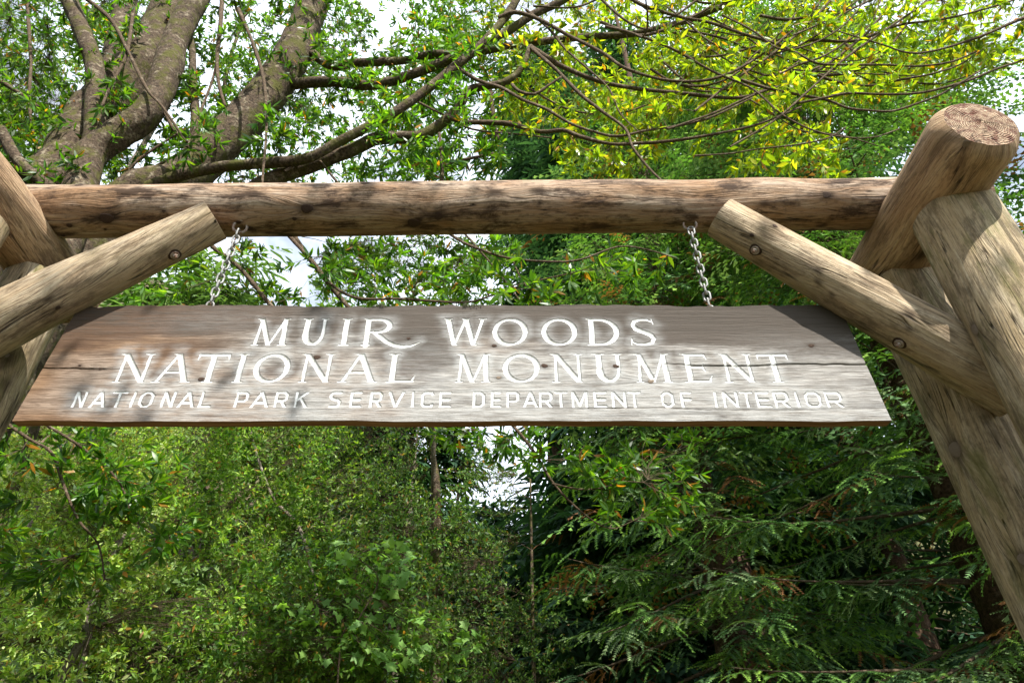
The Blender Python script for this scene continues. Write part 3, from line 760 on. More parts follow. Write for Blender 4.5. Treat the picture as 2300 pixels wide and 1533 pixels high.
def lichen_mat():
    g = NT('lichen'); o = g.n('ShaderNodeTexCoord').outputs['Object']
    return g.done(g.ramp(g.noise(o, 90, 3), [(.4, (.22, .24, .17)), (.6, (.5, .53, .42))]), .9)
M['lichen'] = lichen_mat()
build_sign()

# ------------------------------------------------------------------ plant building
def catmull(P, step):
    P = np.asarray(P, float)
    Pe = np.concatenate([[2 * P[0] - P[1]], P, [2 * P[-1] - P[-2]]]); out = []
    for i in range(1, len(Pe) - 2):
        a, b, c, d = Pe[i - 1:i + 3]; n = max(1, int(np.linalg.norm((c - b)[:3]) / step))
        t = np.arange(n)[:, None] / n
        out.append(.5 * ((2 * b) + (-a + c) * t + (2 * a - 5 * b + 4 * c - d) * t ** 2 + (-a + 3 * b - 3 * c + d) * t ** 3))
    out.append(P[-1:]); return np.concatenate(out)
def tube(P, R, nA):
    """rings along a path; returns V, Q, guv"""
    P = np.asarray(P, float); R = np.asarray(R, float); n = len(P)
    Tn = norm(np.gradient(P, axis=0)); ref = np.array([0, 1., .15]); ref = ref / np.linalg.norm(ref)
    if abs(Tn.mean(0).dot(ref)) > .9 * np.linalg.norm(Tn.mean(0)): ref = np.array([1., 0, 0])
    e1 = norm(ref - Tn * (Tn @ ref)[:, None]); e2 = np.cross(Tn, e1)
    an = np.linspace(0, 2 * math.pi, nA, endpoint=False)
    V = P[:, None] + (e1[:, None] * np.cos(an)[None, :, None] + e2[:, None] * np.sin(an)[None, :, None]) * (R[:, None, None] if R.ndim == 1 else R[:, :, None])
    s = np.concatenate([[0], np.cumsum(np.linalg.norm(np.diff(P, axis=0), axis=1))])
    rr = R if R.ndim == 1 else R.mean(1)
    g = np.stack([np.repeat(s[:, None], nA, 1), np.repeat((rr)[:, None], nA, 1) * an[None], np.zeros((n, nA))], -1)
    i = np.arange(n - 1)[:, None] * nA; j = np.arange(nA)[None]; j2 = (j + 1) % nA
    Q = np.stack([i + j, i + j2, i + nA + j2, i + nA + j], -1).reshape(-1, 4)
    return V.reshape(-1, 3), Q, g.reshape(-1, 3)

class Skel:
    def __init__(s): s.N = np.zeros((0, 3)); s.R = np.zeros(0); s.D = np.zeros((0, 3)); s.paths = []; s.tips = []
    def add(s, P, R):
        P = np.asarray(P); s.N = np.concatenate([s.N, P]); s.R = np.concatenate([s.R, np.broadcast_to(R, len(P))])
        s.D = np.concatenate([s.D, norm(np.gradient(P, axis=0))])
    def grow(s, targets, droop=.0, rbase=.0035, rper=.0045, step=.14, wig=.12):
        n0 = len(s.N); N = np.zeros((n0 + len(targets) * 40, 3)); R = np.zeros(len(N)); D = np.zeros((len(N), 3))
        N[:n0] = s.N; R[:n0] = s.R; D[:n0] = s.D; n = n0
        targets = np.asarray(targets)
        d0 = np.array([np.min(((s.N - t) ** 2).sum(1)) for t in targets]); order = np.argsort(d0)
        for t in targets[order]:
            v = N[:n] - t; dd = (v * v).sum(1) + (R[:n] < .002) * 9
            k = int(np.argmin(dd)); d = math.sqrt(dd[k])
            if d < .04: continue
            m = max(3, min(38, int(d / step) + 2)); a = N[k]; 
            c1 = a + D[k] * d * .35 + rng.normal(0, wig * d * .5, 3); c2 = t - (t - a) * .3 + rng.normal(0, wig * d, 3) + np.array([0, 0, droop * d])
            u = np.linspace(0, 1, m)[:, None]
            P = a * (1 - u) ** 3 + 3 * c1 * u * (1 - u) ** 2 + 3 * c2 * u * u * (1 - u) + t * u ** 3
            r0 = min(R[k] * .75, rbase + rper * d); rr = np.linspace(r0, max(.0016, rbase * .5), m)
            dr = norm(np.gradient(P, axis=0))
            N[n:n + m - 1] = P[1:]; R[n:n + m - 1] = rr[1:]; D[n:n + m - 1] = dr[1:]; n += m - 1
            s.paths.append((P, rr)); s.tips.append((t, dr[-1], P[-2] if m > 2 else a))
        s.N = N[:n]; s.R = R[:n]; s.D = D[:n]
    def twig_acc(s):
        a = Acc()
        for P, rr in s.paths:
            V, Q, g = tube(P, rr, 4 if rr[0] > .008 else 3); a.add(V, Q, guv=g)
        return a

def sprig_leaves(tips, nw=8, ns=4, L=(.07, .10), spread=(.6, 1.25), stem=.18, down=.25, keep=None):
    """leaf arrays for whorls at twig tips: base, direction, normal, length"""
    P = np.array([t[0] for t in tips]); D = np.array([t[1] for t in tips]); n = len(P); m = nw + ns
    base = np.repeat(P[:, None], m, 1); D3 = np.repeat(D[:, None], m, 1)
    k = np.arange(m); off = np.where(k < nw, rng.uniform(0, .02, (n, m)), rng.uniform(.03, 1, (n, m)) * stem)
    base = base - D3 * off[..., None]
    rnd = norm(rng.normal(0, 1, (n, m, 3))); perp = norm(rnd - D3 * (rnd * D3).sum(-1, keepdims=True))
    th = rng.uniform(*spread, (n, m))[..., None]
    d = D3 * np.cos(th) + perp * np.sin(th); d[..., 2] -= down * rng.uniform(.2, 1.3, (n, m)); d = norm(d)
    nr = norm(np.cross(d, rng.normal(0, 1, (n, m, 3)))); up = np.array([0, 0, 1.])
    nr = norm(nr * .75 + up * rng.uniform(-.2, 1.2, (n, m))[..., None]); nr = norm(nr - d * (nr * d).sum(-1, keepdims=True))
    ln = rng.uniform(*L, (n, m))
    return base.reshape(-1, 3), d.reshape(-1, 3), nr.reshape(-1, 3), ln.reshape(-1)

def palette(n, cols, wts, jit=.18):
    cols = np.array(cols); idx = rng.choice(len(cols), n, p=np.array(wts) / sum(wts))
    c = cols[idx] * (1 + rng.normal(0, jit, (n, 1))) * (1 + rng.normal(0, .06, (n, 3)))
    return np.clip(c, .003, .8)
def leaf_mesh_bulk(name, b, d, nr, ln, wd, col, mat):
    """four triangles a leaf: pointed, widest in the middle, tip bent down"""
    sd_ = np.cross(nr, d); n = len(b); l = ln[:, None]; w_ = (ln * wd)[:, None]
    cv = rng.uniform(-.18, .05, (n, 1)) * l
    V = np.stack([b, b + d * l * .33 + sd_ * w_ * .46 + nr * cv * .1, b + d * l * .33 - sd_ * w_ * .46 + nr * cv * .1,
                  b + d * l * .70 + sd_ * w_ * .36 + nr * cv * .45, b + d * l * .70 - sd_ * w_ * .36 + nr * cv * .45, b + d * l + nr * cv], 1)
    o = np.arange(n)[:, None] * 6
    T = np.concatenate([o + np.array([[0, 1, 2]]), o + np.array([[3, 5, 4]])]); Q = o + np.array([[1, 3, 4, 2]])
    C = np.repeat(np.concatenate([col, np.ones((n, 1))], 1)[:, None], 6, 1)
    return npmesh(name, V.reshape(-1, 3), Q, T, [mat], False, {'col': C.reshape(-1, 4)})
def leaf_unit(name, wd, col, mat, curl):
    V = [(0, 0, 0)]
    for t, w_ in ((.3, .44), (.55, .5), (.8, .28)):
        z = -curl * t * t
        V += [(t, w_ * wd, z + .12 * w_ * wd), (t, 0, z), (t, -w_ * wd, z + .12 * w_ * wd)]
    V.append((1, 0, -curl))
    Q = []; 
    for k in range(2):
        a = 1 + 3 * k; Q += [(a, a + 1, a + 4, a + 3), (a + 1, a + 2, a + 5, a + 4)]
    T = [(0, 2, 1), (0, 3, 2), (7, 8, 10), (8, 9, 10)]
    return npmesh(name, V, Q, T, [mat], True, {'col': np.repeat([[*col, 1]], len(V), 0)})
def in_board(x, y):
    return ((y > 680) & (y < 962) & (x > 20) & (x < 2010)) | ((y > 392) & (y < 530) & (x > 60) & (x < 2050))
def leaves_of(root, leaf, wd, cols, wts, mat, nparts=300, curl=(.05, .25), name='foliage', jit=.18):
    b, d, nr, ln = leaf; n = len(b); col = palette(n, cols, wts, jit)
    q_ = vnoise(b[:, 0] * 1.3 + b[:, 1] * .9, b[:, 2] * 1.3 + b[:, 1] * .5, 88); col = col * (.62 + .76 * q_)[:, None]
    x, y, dp = to_px(b + d * ln[:, None] * .5); vis = (x > 0) & (x < 2300) & (y > 0) & (y < 1533) & (dp > 0) & ~in_board(x, y)
    pick = np.array([], int)
    if nparts:
        score = np.where(vis, ln / dp * np.linalg.norm(np.cross(d, norm(b - np.array([0, 0, CAMZ]))), axis=1), -1)
        pick = np.argsort(-score)[:nparts]; pick = pick[score[pick] > 0]
    rest = np.setdiff1d(np.arange(n), pick)
    link(name, leaf_mesh_bulk(name, b[rest], d[rest], nr[rest], ln[rest], wd, col[rest], mat), root, 'stuff')
    units = [leaf_unit('leaf', wd, palette(1, cols[i:i + 1], [1], jit)[0], mat, random.uniform(*curl)) for i in range(len(cols)) for _ in range(3)]
    p = np.array(wts) / sum(wts); rl = np.array(root.location)
    for k in pick:
        ci = rng.choice(len(cols), p=p) * 3 + rng.integers(3)
        o = bpy.data.objects.new('leaf', units[ci]); COL.objects.link(o); o.parent = root
        X = Vector(d[k]); Z = Vector(nr[k]); Y = Z.cross(X)
        o.rotation_euler = Matrix((X, Y, Z)).transposed().to_euler(); o.location = Vector(b[k] - rl); o.scale = (ln[k],) * 3

# ------------------------------------------------------------------ big bay tree
BAY_G = [(.055, .15, .015), (.085, .20, .018), (.035, .10, .014), (.14, .26, .025), (.40, .20, .03), (.16, .08, .03)]
BAY_GW = [5, 5, 3, 2.2, .45, .2]
BAY_Y = [(.25, .36, .02), (.19, .32, .022), (.38, .44, .035), (.12, .23, .02), (.46, .24, .03), (.22, .11, .03)]  # yellower copy of the bay greens: sun through the leaves put into colour
BAY_SUNLIT_W = [5, 4, 3, 2, .6, .25]

def limb_pts(pts, w0, w1, Y0, Y1, step=.06):
    P = []
    n = len(pts)
    for i, (x, y) in enumerate(pts):
        P.append(pw(x, y, Y0 + (Y1 - Y0) * i / (n - 1)))
    P = catmull(P, step); m = len(P); ww = np.linspace(w0, w1, m)
    return P, ww * cam_depth(P) / FPX / 2
def add_limb(root, name, P, R, nA, mat, seed, lump=.10):
    m = len(P); an = np.linspace(0, 2 * math.pi, nA, endpoint=False)
    s = np.concatenate([[0], np.cumsum(np.linalg.norm(np.diff(P, axis=0), axis=1))])
    A, S_ = np.meshgrid(an, s); RR = R[:, None] * (1 + (vnoise(S_ * 4, np.cos(A) * 1.6 + 7, seed) - .5) * lump * 2 + (vnoise(S_ * 14, np.sin(A) * 3 + 7, seed + 3) - .5) * lump)
    V, Q, g = tube(P, RR, nA)
    cap = np.arange(nA)
    V = np.concatenate([V, P[-1:]]); g = np.concatenate([g, g[-1:]]); T = np.stack([cap + (m - 1) * nA, np.roll(cap, -1) + (m - 1) * nA, np.full(nA, m * nA)], -1)
    return link(name, npmesh(name, V, Q, T, [mat], True, {'guv': g}), root)

bay = empty('bay_tree', (-4.9, 4.6, 0), 'big mossy bay tree with several thick leaning trunks rising behind the beam', 'tree')
LIMBS = [  # name, pixel path, width start, end, distance start, end
 ('trunk', [(118, 400), (165, 345), (219, 254), (313, 156), (383, 39), (440, -90), (500, -260)], 112, 52, 4.5, 4.9),
 ('trunk', [(400, 408), (450, 364), (528, 293), (595, 219), (657, 129), (689, 47), (720, -60), (760, -200)], 94, 46, 4.6, 4.7),
 ('branch', [(150, 380), (200, 290), (243, 176), (266, 98), (284, 0), (300, -120), (330, -260)], 56, 40, 4.9, 5.4),
 ('branch', [(185, 400), (205, 330), (211, 274), (213, 156), (188, 78), (156, 0), (130, -90), (120, -220)], 44, 28, 4.35, 4.2),
 ('branch', [(120, 620), (160, 500), (186, 400), (206, 345), (266, 300), (333, 254), (372, 176), (395, 90), (445, -10), (500, -130), (560, -260)], 74, 34, 4.3, 4.3),
 ('branch', [(423, 360), (438, 290), (434, 176), (428, 90), (400, 40)], 22, 12, 4.55, 4.4),
 ('branch', [(330, 420), (396, 396), (489, 376), (567, 368), (685, 356), (763, 317), (900, 243), (1022, 150), (1095, 87), (1143, 28), (1171, -20), (1220, -120)], 26, 15, 4.4, 4.0),
 ('branch', [(440, 500), (530, 450), (606, 405), (685, 376), (783, 340), (841, 313), (900, 309), (945, 306), (994, 275), (1029, 243), (1050, 205), (1081, 195), (1126, 188), (1164, 163), (1185, 122), (1192, 105)], 44, 12, 4.5, 4.0),
 ('branch', [(640, 190), (743, 184), (822, 192), (900, 176), (970, 150), (1056, 115), (1115, 87), (1195, 35), (1265, 0), (1340, -60)], 26, 15, 4.65, 4.2),
 ('branch', [(690, 110), (743, 148), (802, 141), (900, 137), (970, 123), (1039, 122), (1143, 104), (1213, 94), (1317, 83), (1421, 76), (1526, 52), (1596, 24), (1658, 0), (1760, -60)], 20, 12, 4.65, 4.0),
 ('branch', [(1190, 105), (1265, 150), (1352, 184), (1439, 200), (1526, 209), (1596, 217), (1665, 219), (1750, 190), (1840, 150)], 12, 5, 4.05, 3.8),
 ('branch', [(1120, 40), (1157, 28), (1213, 45), (1283, 83), (1352, 118), (1404, 153), (1491, 179), (1578, 181), (1648, 160), (1730, 110), (1790, 60)], 9, 5, 4.05, 3.7),
 ('branch', [(1192, 108), (1248, 156), (1300, 209), (1352, 250), (1404, 289), (1421, 330), (1456, 376), (1490, 410)], 9, 5, 4.0, 3.7),
 ('branch', [(1029, 153), (1074, 181), (1126, 198), (1178, 226), (1230, 247), (1283, 278), (1335, 296), (1387, 306), (1456, 292), (1526, 282), (1600, 262), (1690, 220)], 9, 4, 4.1, 3.7),
 ('branch', [(1005, 262), (1040, 274), (1074, 275), (1143, 278), (1213, 296), (1265, 292), (1300, 306), (1370, 323), (1421, 323), (1509, 316), (1596, 303), (1700, 280), (1800, 240)], 12, 4, 4.15, 3.7),
 ('branch', [(940, 230), (1000, 260), (1060, 290), (1150, 300), (1240, 310)], 6, 3, 4.2, 4.2),
 ('branch', [(1150, 190), (1165, 205), (1200, 212), (1235, 190), (1262, 172)], 8, 5, 4.0, 3.9),
 ('branch', [(500, -30), (495, 60), (488, 130), (492, 190), (506, 240)], 12, 7, 4.2, 4.2),
 ('branch', [(535, 20), (565, 90), (588, 160), (597, 220), (598, 300), (590, 400), (590, 440)], 9, 5, 4.0, 4.0),
 ('branch', [(170, -20), (245, 40), (285, 110), (330, 200), (365, 240), (420, 320)], 9, 6, 4.1, 4.1),
 ('branch', [(300, 20), (285, 120), (250, 190), (228, 240)], 8, 6, 4.15, 4.1),
 ('branch', [(0, 290), (40, 360), (90, 405), (150, 450)], 24, 28, 4.1, 4.3),
 ('branch', [(5, 185), (45, 210), (85, 240)], 10, 8, 4.2, 4.3),
 ('branch', [(60, -10), (65, 60), (70, 140), (66, 230), (80, 330), (82, 400)], 8, 6, 4.6, 4.5),
 ('branch', [(420, 330), (455, 240), (480, 170), (492, 110)], 7, 5, 4.3, 4.2),
 ('branch', [(360, 230), (390, 290), (430, 330)], 7, 7, 4.3, 4.4),
 ('branch', [(262, 415), (290, 380), (330, 345), (415, 290)], 7, 4, 4.5, 4.4),
 ('branch', [(987, 300), (992, 350), (993, 410)], 8, 8, 4.2, 4.2),
 ('branch', [(1010, 365), (1060, 355), (1110, 345)], 9, 6, 4.4, 4.3),
 ('branch', [(1100, 200), (1108, 260), (1118, 316)], 13, 9, 4.3, 4.4),
 ('branch', [(640, 385), (700, 350), (750, 400), (800, 460)], 7, 4, 4.3, 4.4),
 # below the beam
 ('branch', [(450, 500), (474, 550), (538, 601), (603, 679), (660, 740)], 12, 8, 4.5, 4.6),
 ('branch', [(640, 500), (680, 560), (730, 625), (781, 688), (820, 740)], 14, 10, 4.7, 4.8),
 ('branch', [(650, 530), (700, 586), (740, 635), (801, 669), (902, 671), (1044, 679), (1104, 663), (1205, 631), (1300, 610)], 9, 3, 4.6, 4.2),
 ('branch', [(960, 480), (1023, 534), (1084, 562), (1145, 580), (1246, 588), (1307, 582), (1388, 554), (1450, 560), (1520, 580)], 7, 3, 3.9, 3.7),
 ('branch', [(1150, 582), (1180, 640), (1235, 690), (1300, 730)], 4, 3, 3.85, 3.9),
 ('branch', [(1040, 520), (1110, 600), (1180, 690), (1250, 780)], 5, 3, 4.2, 4.1),
 # hanging below the sign
 ('branch', [(-60, 905), (0, 940), (65, 985), (115, 1015), (140, 1080), (175, 1165), (220, 1220), (236, 1300)], 9, 4, 4.4, 4.5),
 ('branch', [(60, 930), (115, 960), (185, 1005), (250, 1060), (280, 1105), (300, 1165), (345, 1200)], 7, 3, 4.5, 4.6),
 ('branch', [(1120, 920), (1165, 970), (1200, 1015), (1240, 1080), (1290, 1135), (1350, 1180), (1385, 1186)], 8, 3, 5.0, 5.1),
 ('branch', [(1240, 1085), (1300, 1098), (1350, 1095), (1400, 1080)], 5, 3, 5.05, 5.0),
]
bsk = Skel()
base = np.array([-4.9, 4.6, -.2])
j1 = pw(118, 400, 4.5); j2 = pw(400, 408, 4.6)
BUTT = {0: ([base, [-4.95, 4.6, 1.8], [-4.75, 4.5, 3.4], (j1 + np.array([-.25, -.02, -.75]))], .44), 1: ([[-4.9, 4.65, 2.2], [-4.3, 4.6, 3.5], j2 + np.array([-.55, 0, -.6])], .34)}



for i, (nm, pts, w0, w1, Y0, Y1) in enumerate(LIMBS):
    P, R = limb_pts(pts, w0, w1, Y0, Y1)
    if i in BUTT:
        bp, br0 = BUTT[i]; ctrl = np.array(list(bp) + [pw(x_, y_, Y0 + (Y1 - Y0) * k_ / (len(pts) - 1)) for k_, (x_, y_) in enumerate(pts)])
        Pn = catmull(ctrl, .06); nb = len(Pn) - len(P); R = np.concatenate([np.linspace(br0, R[0], max(nb, 1), endpoint=False), R[-(len(Pn) - max(nb, 1)):]])[:len(Pn)]; P = Pn[:len(R)]
    add_limb(bay, nm, P, R, 28 if w0 > 60 else (14 if w0 > 20 else 8), M['bay_bark'] if w0 > 15 else M['twig'], 10 + i, .09 if w0 > 15 else .16)
    bsk.add(P, R)
def box_t(x0, y0, x1, y1, Ya, Yb, n, test=None):
    out = []
    while len(out) < n:
        x, y = rng.uniform(x0, x1), rng.uniform(y0, y1)
        if test and not test(x, y): continue
        out.append(pw(x, y, rng.uniform(Ya, Yb)))
    return out
def clumps(pts, k=.5, s=.22):
    """pull points toward a few random ones so foliage gathers in clumps"""
    pts = np.array(pts); n = len(pts); c = pts[rng.choice(n, max(2, n // 9))]
    for i in range(n):
        q = c[np.argmin(((c - pts[i]) ** 2).sum(1))]
        pts[i] = pts[i] * (1 - k) + q * k + rng.normal(0, s * .25, 3)
    return pts
tg = []
tg += list(clumps(box_t(-150, -130, 300, 400, 4.0, 7.0, 1000), .35))
tg += list(clumps(box_t(240, -130, 1130, 400, 4.0, 6.6, 1000), .5))
tg += list(clumps(box_t(600, -60, 1120, 330, 3.8, 4.8, 190), .5))
tg += list(clumps(box_t(880, 60, 1190, 400, 4.0, 5.4, 210), .3))
tg += list(clumps(box_t(240, 545, 700, 690, 4.0, 6.0, 70), .4))
tg += list(clumps(box_t(700, 530, 1130, 700, 4.3, 7.0, 240), .3))
tg += list(clumps(box_t(1080, 530, 1560, 690, 3.6, 4.6, 60), .4))
tg += list(clumps(box_t(-120, 950, 520, 1330, 4.2, 5.2, 165, lambda x, y: y < 1360 - max(0, x - 230) * .9), .5))
tg += list(clumps(box_t(940, 960, 1590, 1200, 4.8, 5.7, 130, lambda x, y: y < 1060 + (x - 1100) * .35 or x > 1300 and y < 1190), .45))
bsk.grow(np.array(tg), wig=.13, step=.2)
tw = link('twigs', bsk.twig_acc().mesh('twigs', [M['twig']]), bay, 'stuff')
leaves_of(bay, sprig_leaves(bsk.tips, 9, 6, (.075, .125)), .25, BAY_G, BAY_GW, M['bay_leaf'])

extra = np.random.default_rng(5)
# ------------------------------------------------------------------ separate bay tree at the upper right, sunlight put into its yellow leaf colour
bay2 = empty('bay_tree', (7.6, 1.2, 0), 'bay tree with leaves coloured yellow as if sunlit, whose thin branches spread over the upper right of the frame', 'tree')
sk2 = Skel()
j = pw(2700, -700, 3.2)
P = catmull([[7.6, 1.2, -.2], [7.5, 1.3, 3.0], [7.1, 1.5, 6.0], [6.2, 1.9, 8.6], [5.2, 2.6, 10.2]], .12); R = np.linspace(.30, .07, len(P))
add_limb(bay2, 'trunk', P, R, 20, M['bay_bark'], 71); sk2.add(P, .1)
hub = P[-1]; hub2 = P[len(P) * 3 // 4]
L2 = [
 ([(2000, -200), (1746, -60), (1600, -20), (1500, 40), (1421, 0)], 8, 4, 3.6, 4.0),
 ([(1300, -120), (1360, -40), (1421, 0), (1456, 17), (1526, 38), (1596, 52), (1676, 79), (1746, 100), (1795, 122), (1837, 143), (1904, 146), (1995, 146), (2056, 149), (2133, 140), (2193, 116)], 10, 4, 3.9, 3.6),
 ([(1665, 180), (1730, 200), (1795, 213), (1859, 225), (1904, 243), (1950, 248), (2002, 250), (2056, 234), (2117, 210), (2200, 160)], 7, 4, 3.8, 3.5),
 ([(1790, 232), (1843, 222), (1904, 210), (1980, 212), (2056, 210), (2117, 198), (2178, 180), (2239, 155), (2300, 134), (2400, 90)], 6, 5, 3.7, 3.5),
 ([(1360, 60), (1421, 76), (1510, 110), (1600, 160), (1690, 200), (1760, 260), (1850, 300), (1950, 310), (2020, 290)], 7, 3, 3.9, 3.6),
 ([(1300, -60), (1352, 0), (1430, 60), (1540, 80), (1640, 140), (1720, 190)], 7, 3, 4.0, 3.9),
 ([(1560, 350), (1640, 345), (1700, 335), (1790, 325), (1860, 310), (1900, 285)], 4, 3, 3.7, 3.6),
 ([(1500, 290), (1600, 255), (1690, 215), (1760, 190), (1850, 150), (1960, 60), (2020, -30)], 5, 6, 3.7, 3.9),
 ([(1560, 250), (1650, 180), (1750, 110), (1830, 40), (1900, -40)], 5, 6, 3.8, 3.9),
 ([(1640, 330), (1740, 270), (1820, 200), (1900, 130), (2000, 60), (2120, -20)], 4, 6, 3.6, 3.8),
 ([(2300, 40), (2180, 90), (2060, 120), (1980, 100), (1880, 70)], 7, 3, 3.5, 3.7),
]
for i, (pts, w0, w1, Y0, Y1) in enumerate(L2):
    P, R = limb_pts(pts, w0, w1, Y0, Y1); add_limb(bay2, 'branch', P, R, 8, M['twig'], 80 + i, .16); sk2.add(P, R)
for i in range(22):
    x0, y0 = extra.uniform(1180, 1900), extra.uniform(-20, 200); ln_ = extra.uniform(260, 620); a0 = extra.uniform(-.1, .75); cv = extra.uniform(-1.5, -.3)
    pts = []; x_, y_, a_ = x0, y0, a0
    for k in range(7):
        pts.append((x_, y_)); x_ += math.cos(a_) * ln_ / 6; y_ += math.sin(a_) * ln_ / 6; a_ += cv / 6 + extra.normal(0, .24)
    if max(p_[1] for p_ in pts) > 390: continue
    Ya = extra.uniform(3.7, 4.3); P, R = limb_pts(pts, extra.uniform(4, 8), 2.5, Ya, Ya - .2); add_limb(bay2, 'branch', P, R, 6, M['twig'], 120 + i, .16); sk2.add(P, R)
# boughs joining those branches to the trunk, above the frame
for i, (x, y, Y) in enumerate(((2000, -200, 3.6), (1300, -120, 3.9), (2020, -30, 3.9), (2400, 90, 3.5), (1900, -40, 3.9), (2300, 40, 3.5))):
    e = pw(x, y, Y); h = hub if i % 2 == 0 else hub2
    P = catmull([h, h * .6 + e * .4 + np.array([0, 0, .6]), e], .12); R = np.linspace(.06, .012, len(P)); add_limb(bay2, 'branch', P, R, 8, M['bay_bark'], 95 + i); sk2.add(P, R)
tg = []
tg += list(clumps(box_t(1060, -130, 1500, 330, 3.9, 6.2, 520), .35))
tg += list(clumps(box_t(1450, -150, 2380, 250, 3.6, 5.6, 1500, lambda x, y: y < 330 - max(0, x - 1500) * .22), .3))
tg += list(clumps(box_t(1250, 200, 1900, 395, 3.7, 5.2, 190), .4))
# crown above and in front of the camera's view: it throws the dappled shade
over = []
for _ in range(210):
    over.append(np.array([rng.uniform(-2.5, 7.0), rng.uniform(-3.5, 2.2), rng.uniform(7.8, 11.0)]))
tg += list(clumps(over, .45, .5))
sk2.grow(np.array(tg), wig=.11, step=.24)
link('twigs', sk2.twig_acc().mesh('twigs', [M['twig']]), bay2, 'stuff')
leaves_of(bay2, sprig_leaves(sk2.tips, 9, 6, (.07, .12)), .32, BAY_Y, BAY_SUNLIT_W, M['bay_leaf'])

# ------------------------------------------------------------------ broadleaf thicket trees
def ell(c, r, n, shell=.55):
    v = norm(rng.normal(0, 1, (n, 3))); rad = (shell + (1 - shell) * rng.uniform(0, 1, (n, 1)) ** .6)
    rad = np.where(rng.uniform(0, 1, (n, 1)) < .3, rad * rng.uniform(.2, 1, (n, 1)), rad)
    return np.array(c) + v * rad * np.array(r)
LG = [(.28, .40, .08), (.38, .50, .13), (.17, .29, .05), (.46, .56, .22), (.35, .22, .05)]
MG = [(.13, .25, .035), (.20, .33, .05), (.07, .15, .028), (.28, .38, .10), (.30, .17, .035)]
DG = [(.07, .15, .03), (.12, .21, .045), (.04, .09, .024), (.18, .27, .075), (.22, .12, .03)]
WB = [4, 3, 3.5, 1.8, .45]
def thicket(xy, crowns, n, pal, leafL, label, name='bay_sapling', trunk_r=.09, bark='grey_bark', parts=60, group='small leafy trees of the thicket below the sign', lean=(0, 0), cat='tree', step=.2, trunk_pts=None):
    x, y = xy; root = empty(name, (x, y, 0), label, cat, group)
    top = max(c[0][2] for c in crowns)
    tp = trunk_pts or [[x, y, -.2], [x + lean[0] * .3, y + lean[1] * .3, top * .35], [x + lean[0] * .7, y + lean[1], top * .7], [x + lean[0], y + lean[1], top]]
    P = catmull(tp, .15); R = np.linspace(trunk_r, trunk_r * .25, len(P))
    add_limb(root, 'trunk', P, R, 12, M[bark], int(abs(x * 17)) + 3); s = Skel(); s.add(P, R)
    tot = sum(np.prod(c[1]) ** .667 for c in crowns); tg = []
    for c, r in crowns:
        k = int(n * np.prod(r) ** .667 / tot); tg.append(clumps(ell(c, r, k), .62, .5))
    tg = np.concatenate(tg); tg = tg[tg[:, 2] > .4]
    s.grow(tg, step=.5, wig=.16, rper=.006)
    link('twigs', s.twig_acc().mesh('twigs', [M['twig']]), root, 'stuff')
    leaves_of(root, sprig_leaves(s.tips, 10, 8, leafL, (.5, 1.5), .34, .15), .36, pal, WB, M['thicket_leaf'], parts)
    return root
def C(px, py, Y, rx, ry, rz): return (pw(px, py, Y), (rx, ry, rz))
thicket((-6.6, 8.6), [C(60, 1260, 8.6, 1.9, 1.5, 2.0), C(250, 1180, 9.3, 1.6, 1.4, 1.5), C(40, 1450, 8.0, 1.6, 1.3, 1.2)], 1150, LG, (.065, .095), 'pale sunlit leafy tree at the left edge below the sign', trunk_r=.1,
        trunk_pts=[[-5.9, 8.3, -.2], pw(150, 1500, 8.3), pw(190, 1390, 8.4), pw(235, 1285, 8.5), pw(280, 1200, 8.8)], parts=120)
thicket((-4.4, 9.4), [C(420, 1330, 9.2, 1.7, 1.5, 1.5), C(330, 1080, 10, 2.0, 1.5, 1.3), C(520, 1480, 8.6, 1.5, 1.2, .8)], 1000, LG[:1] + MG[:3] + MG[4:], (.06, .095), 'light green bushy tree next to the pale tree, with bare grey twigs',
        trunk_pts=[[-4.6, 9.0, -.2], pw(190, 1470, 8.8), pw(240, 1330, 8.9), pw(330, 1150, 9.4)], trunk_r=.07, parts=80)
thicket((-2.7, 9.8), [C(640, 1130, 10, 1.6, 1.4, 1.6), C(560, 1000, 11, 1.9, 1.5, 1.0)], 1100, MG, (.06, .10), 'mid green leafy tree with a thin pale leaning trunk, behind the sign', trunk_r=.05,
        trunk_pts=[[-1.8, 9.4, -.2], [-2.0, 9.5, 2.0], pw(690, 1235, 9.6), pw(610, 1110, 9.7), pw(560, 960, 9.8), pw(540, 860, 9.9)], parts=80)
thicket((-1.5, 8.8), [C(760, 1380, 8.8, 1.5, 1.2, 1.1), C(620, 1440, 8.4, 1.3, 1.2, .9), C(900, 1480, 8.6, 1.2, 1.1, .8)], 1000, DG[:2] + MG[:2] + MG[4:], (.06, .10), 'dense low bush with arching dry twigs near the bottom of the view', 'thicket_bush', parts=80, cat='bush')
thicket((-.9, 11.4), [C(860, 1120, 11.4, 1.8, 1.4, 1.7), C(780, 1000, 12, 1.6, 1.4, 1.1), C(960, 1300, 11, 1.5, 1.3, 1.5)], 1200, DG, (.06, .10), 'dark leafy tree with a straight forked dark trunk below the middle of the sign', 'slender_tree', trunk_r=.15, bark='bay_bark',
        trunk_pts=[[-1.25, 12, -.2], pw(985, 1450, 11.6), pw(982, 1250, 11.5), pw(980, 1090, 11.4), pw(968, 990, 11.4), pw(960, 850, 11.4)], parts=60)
thicket((.35, 12.0), [C(1085, 1075, 12, .75, .8, 1.0), C(1060, 1330, 12, 1.3, 1.2, 1.8), C(1130, 1460, 11, 1.2, 1.1, 1.0)], 700, DG, (.05, .075), 'dark green narrow tree beside the forked dark trunk', parts=30, bark='bay_bark', trunk_r=.06)
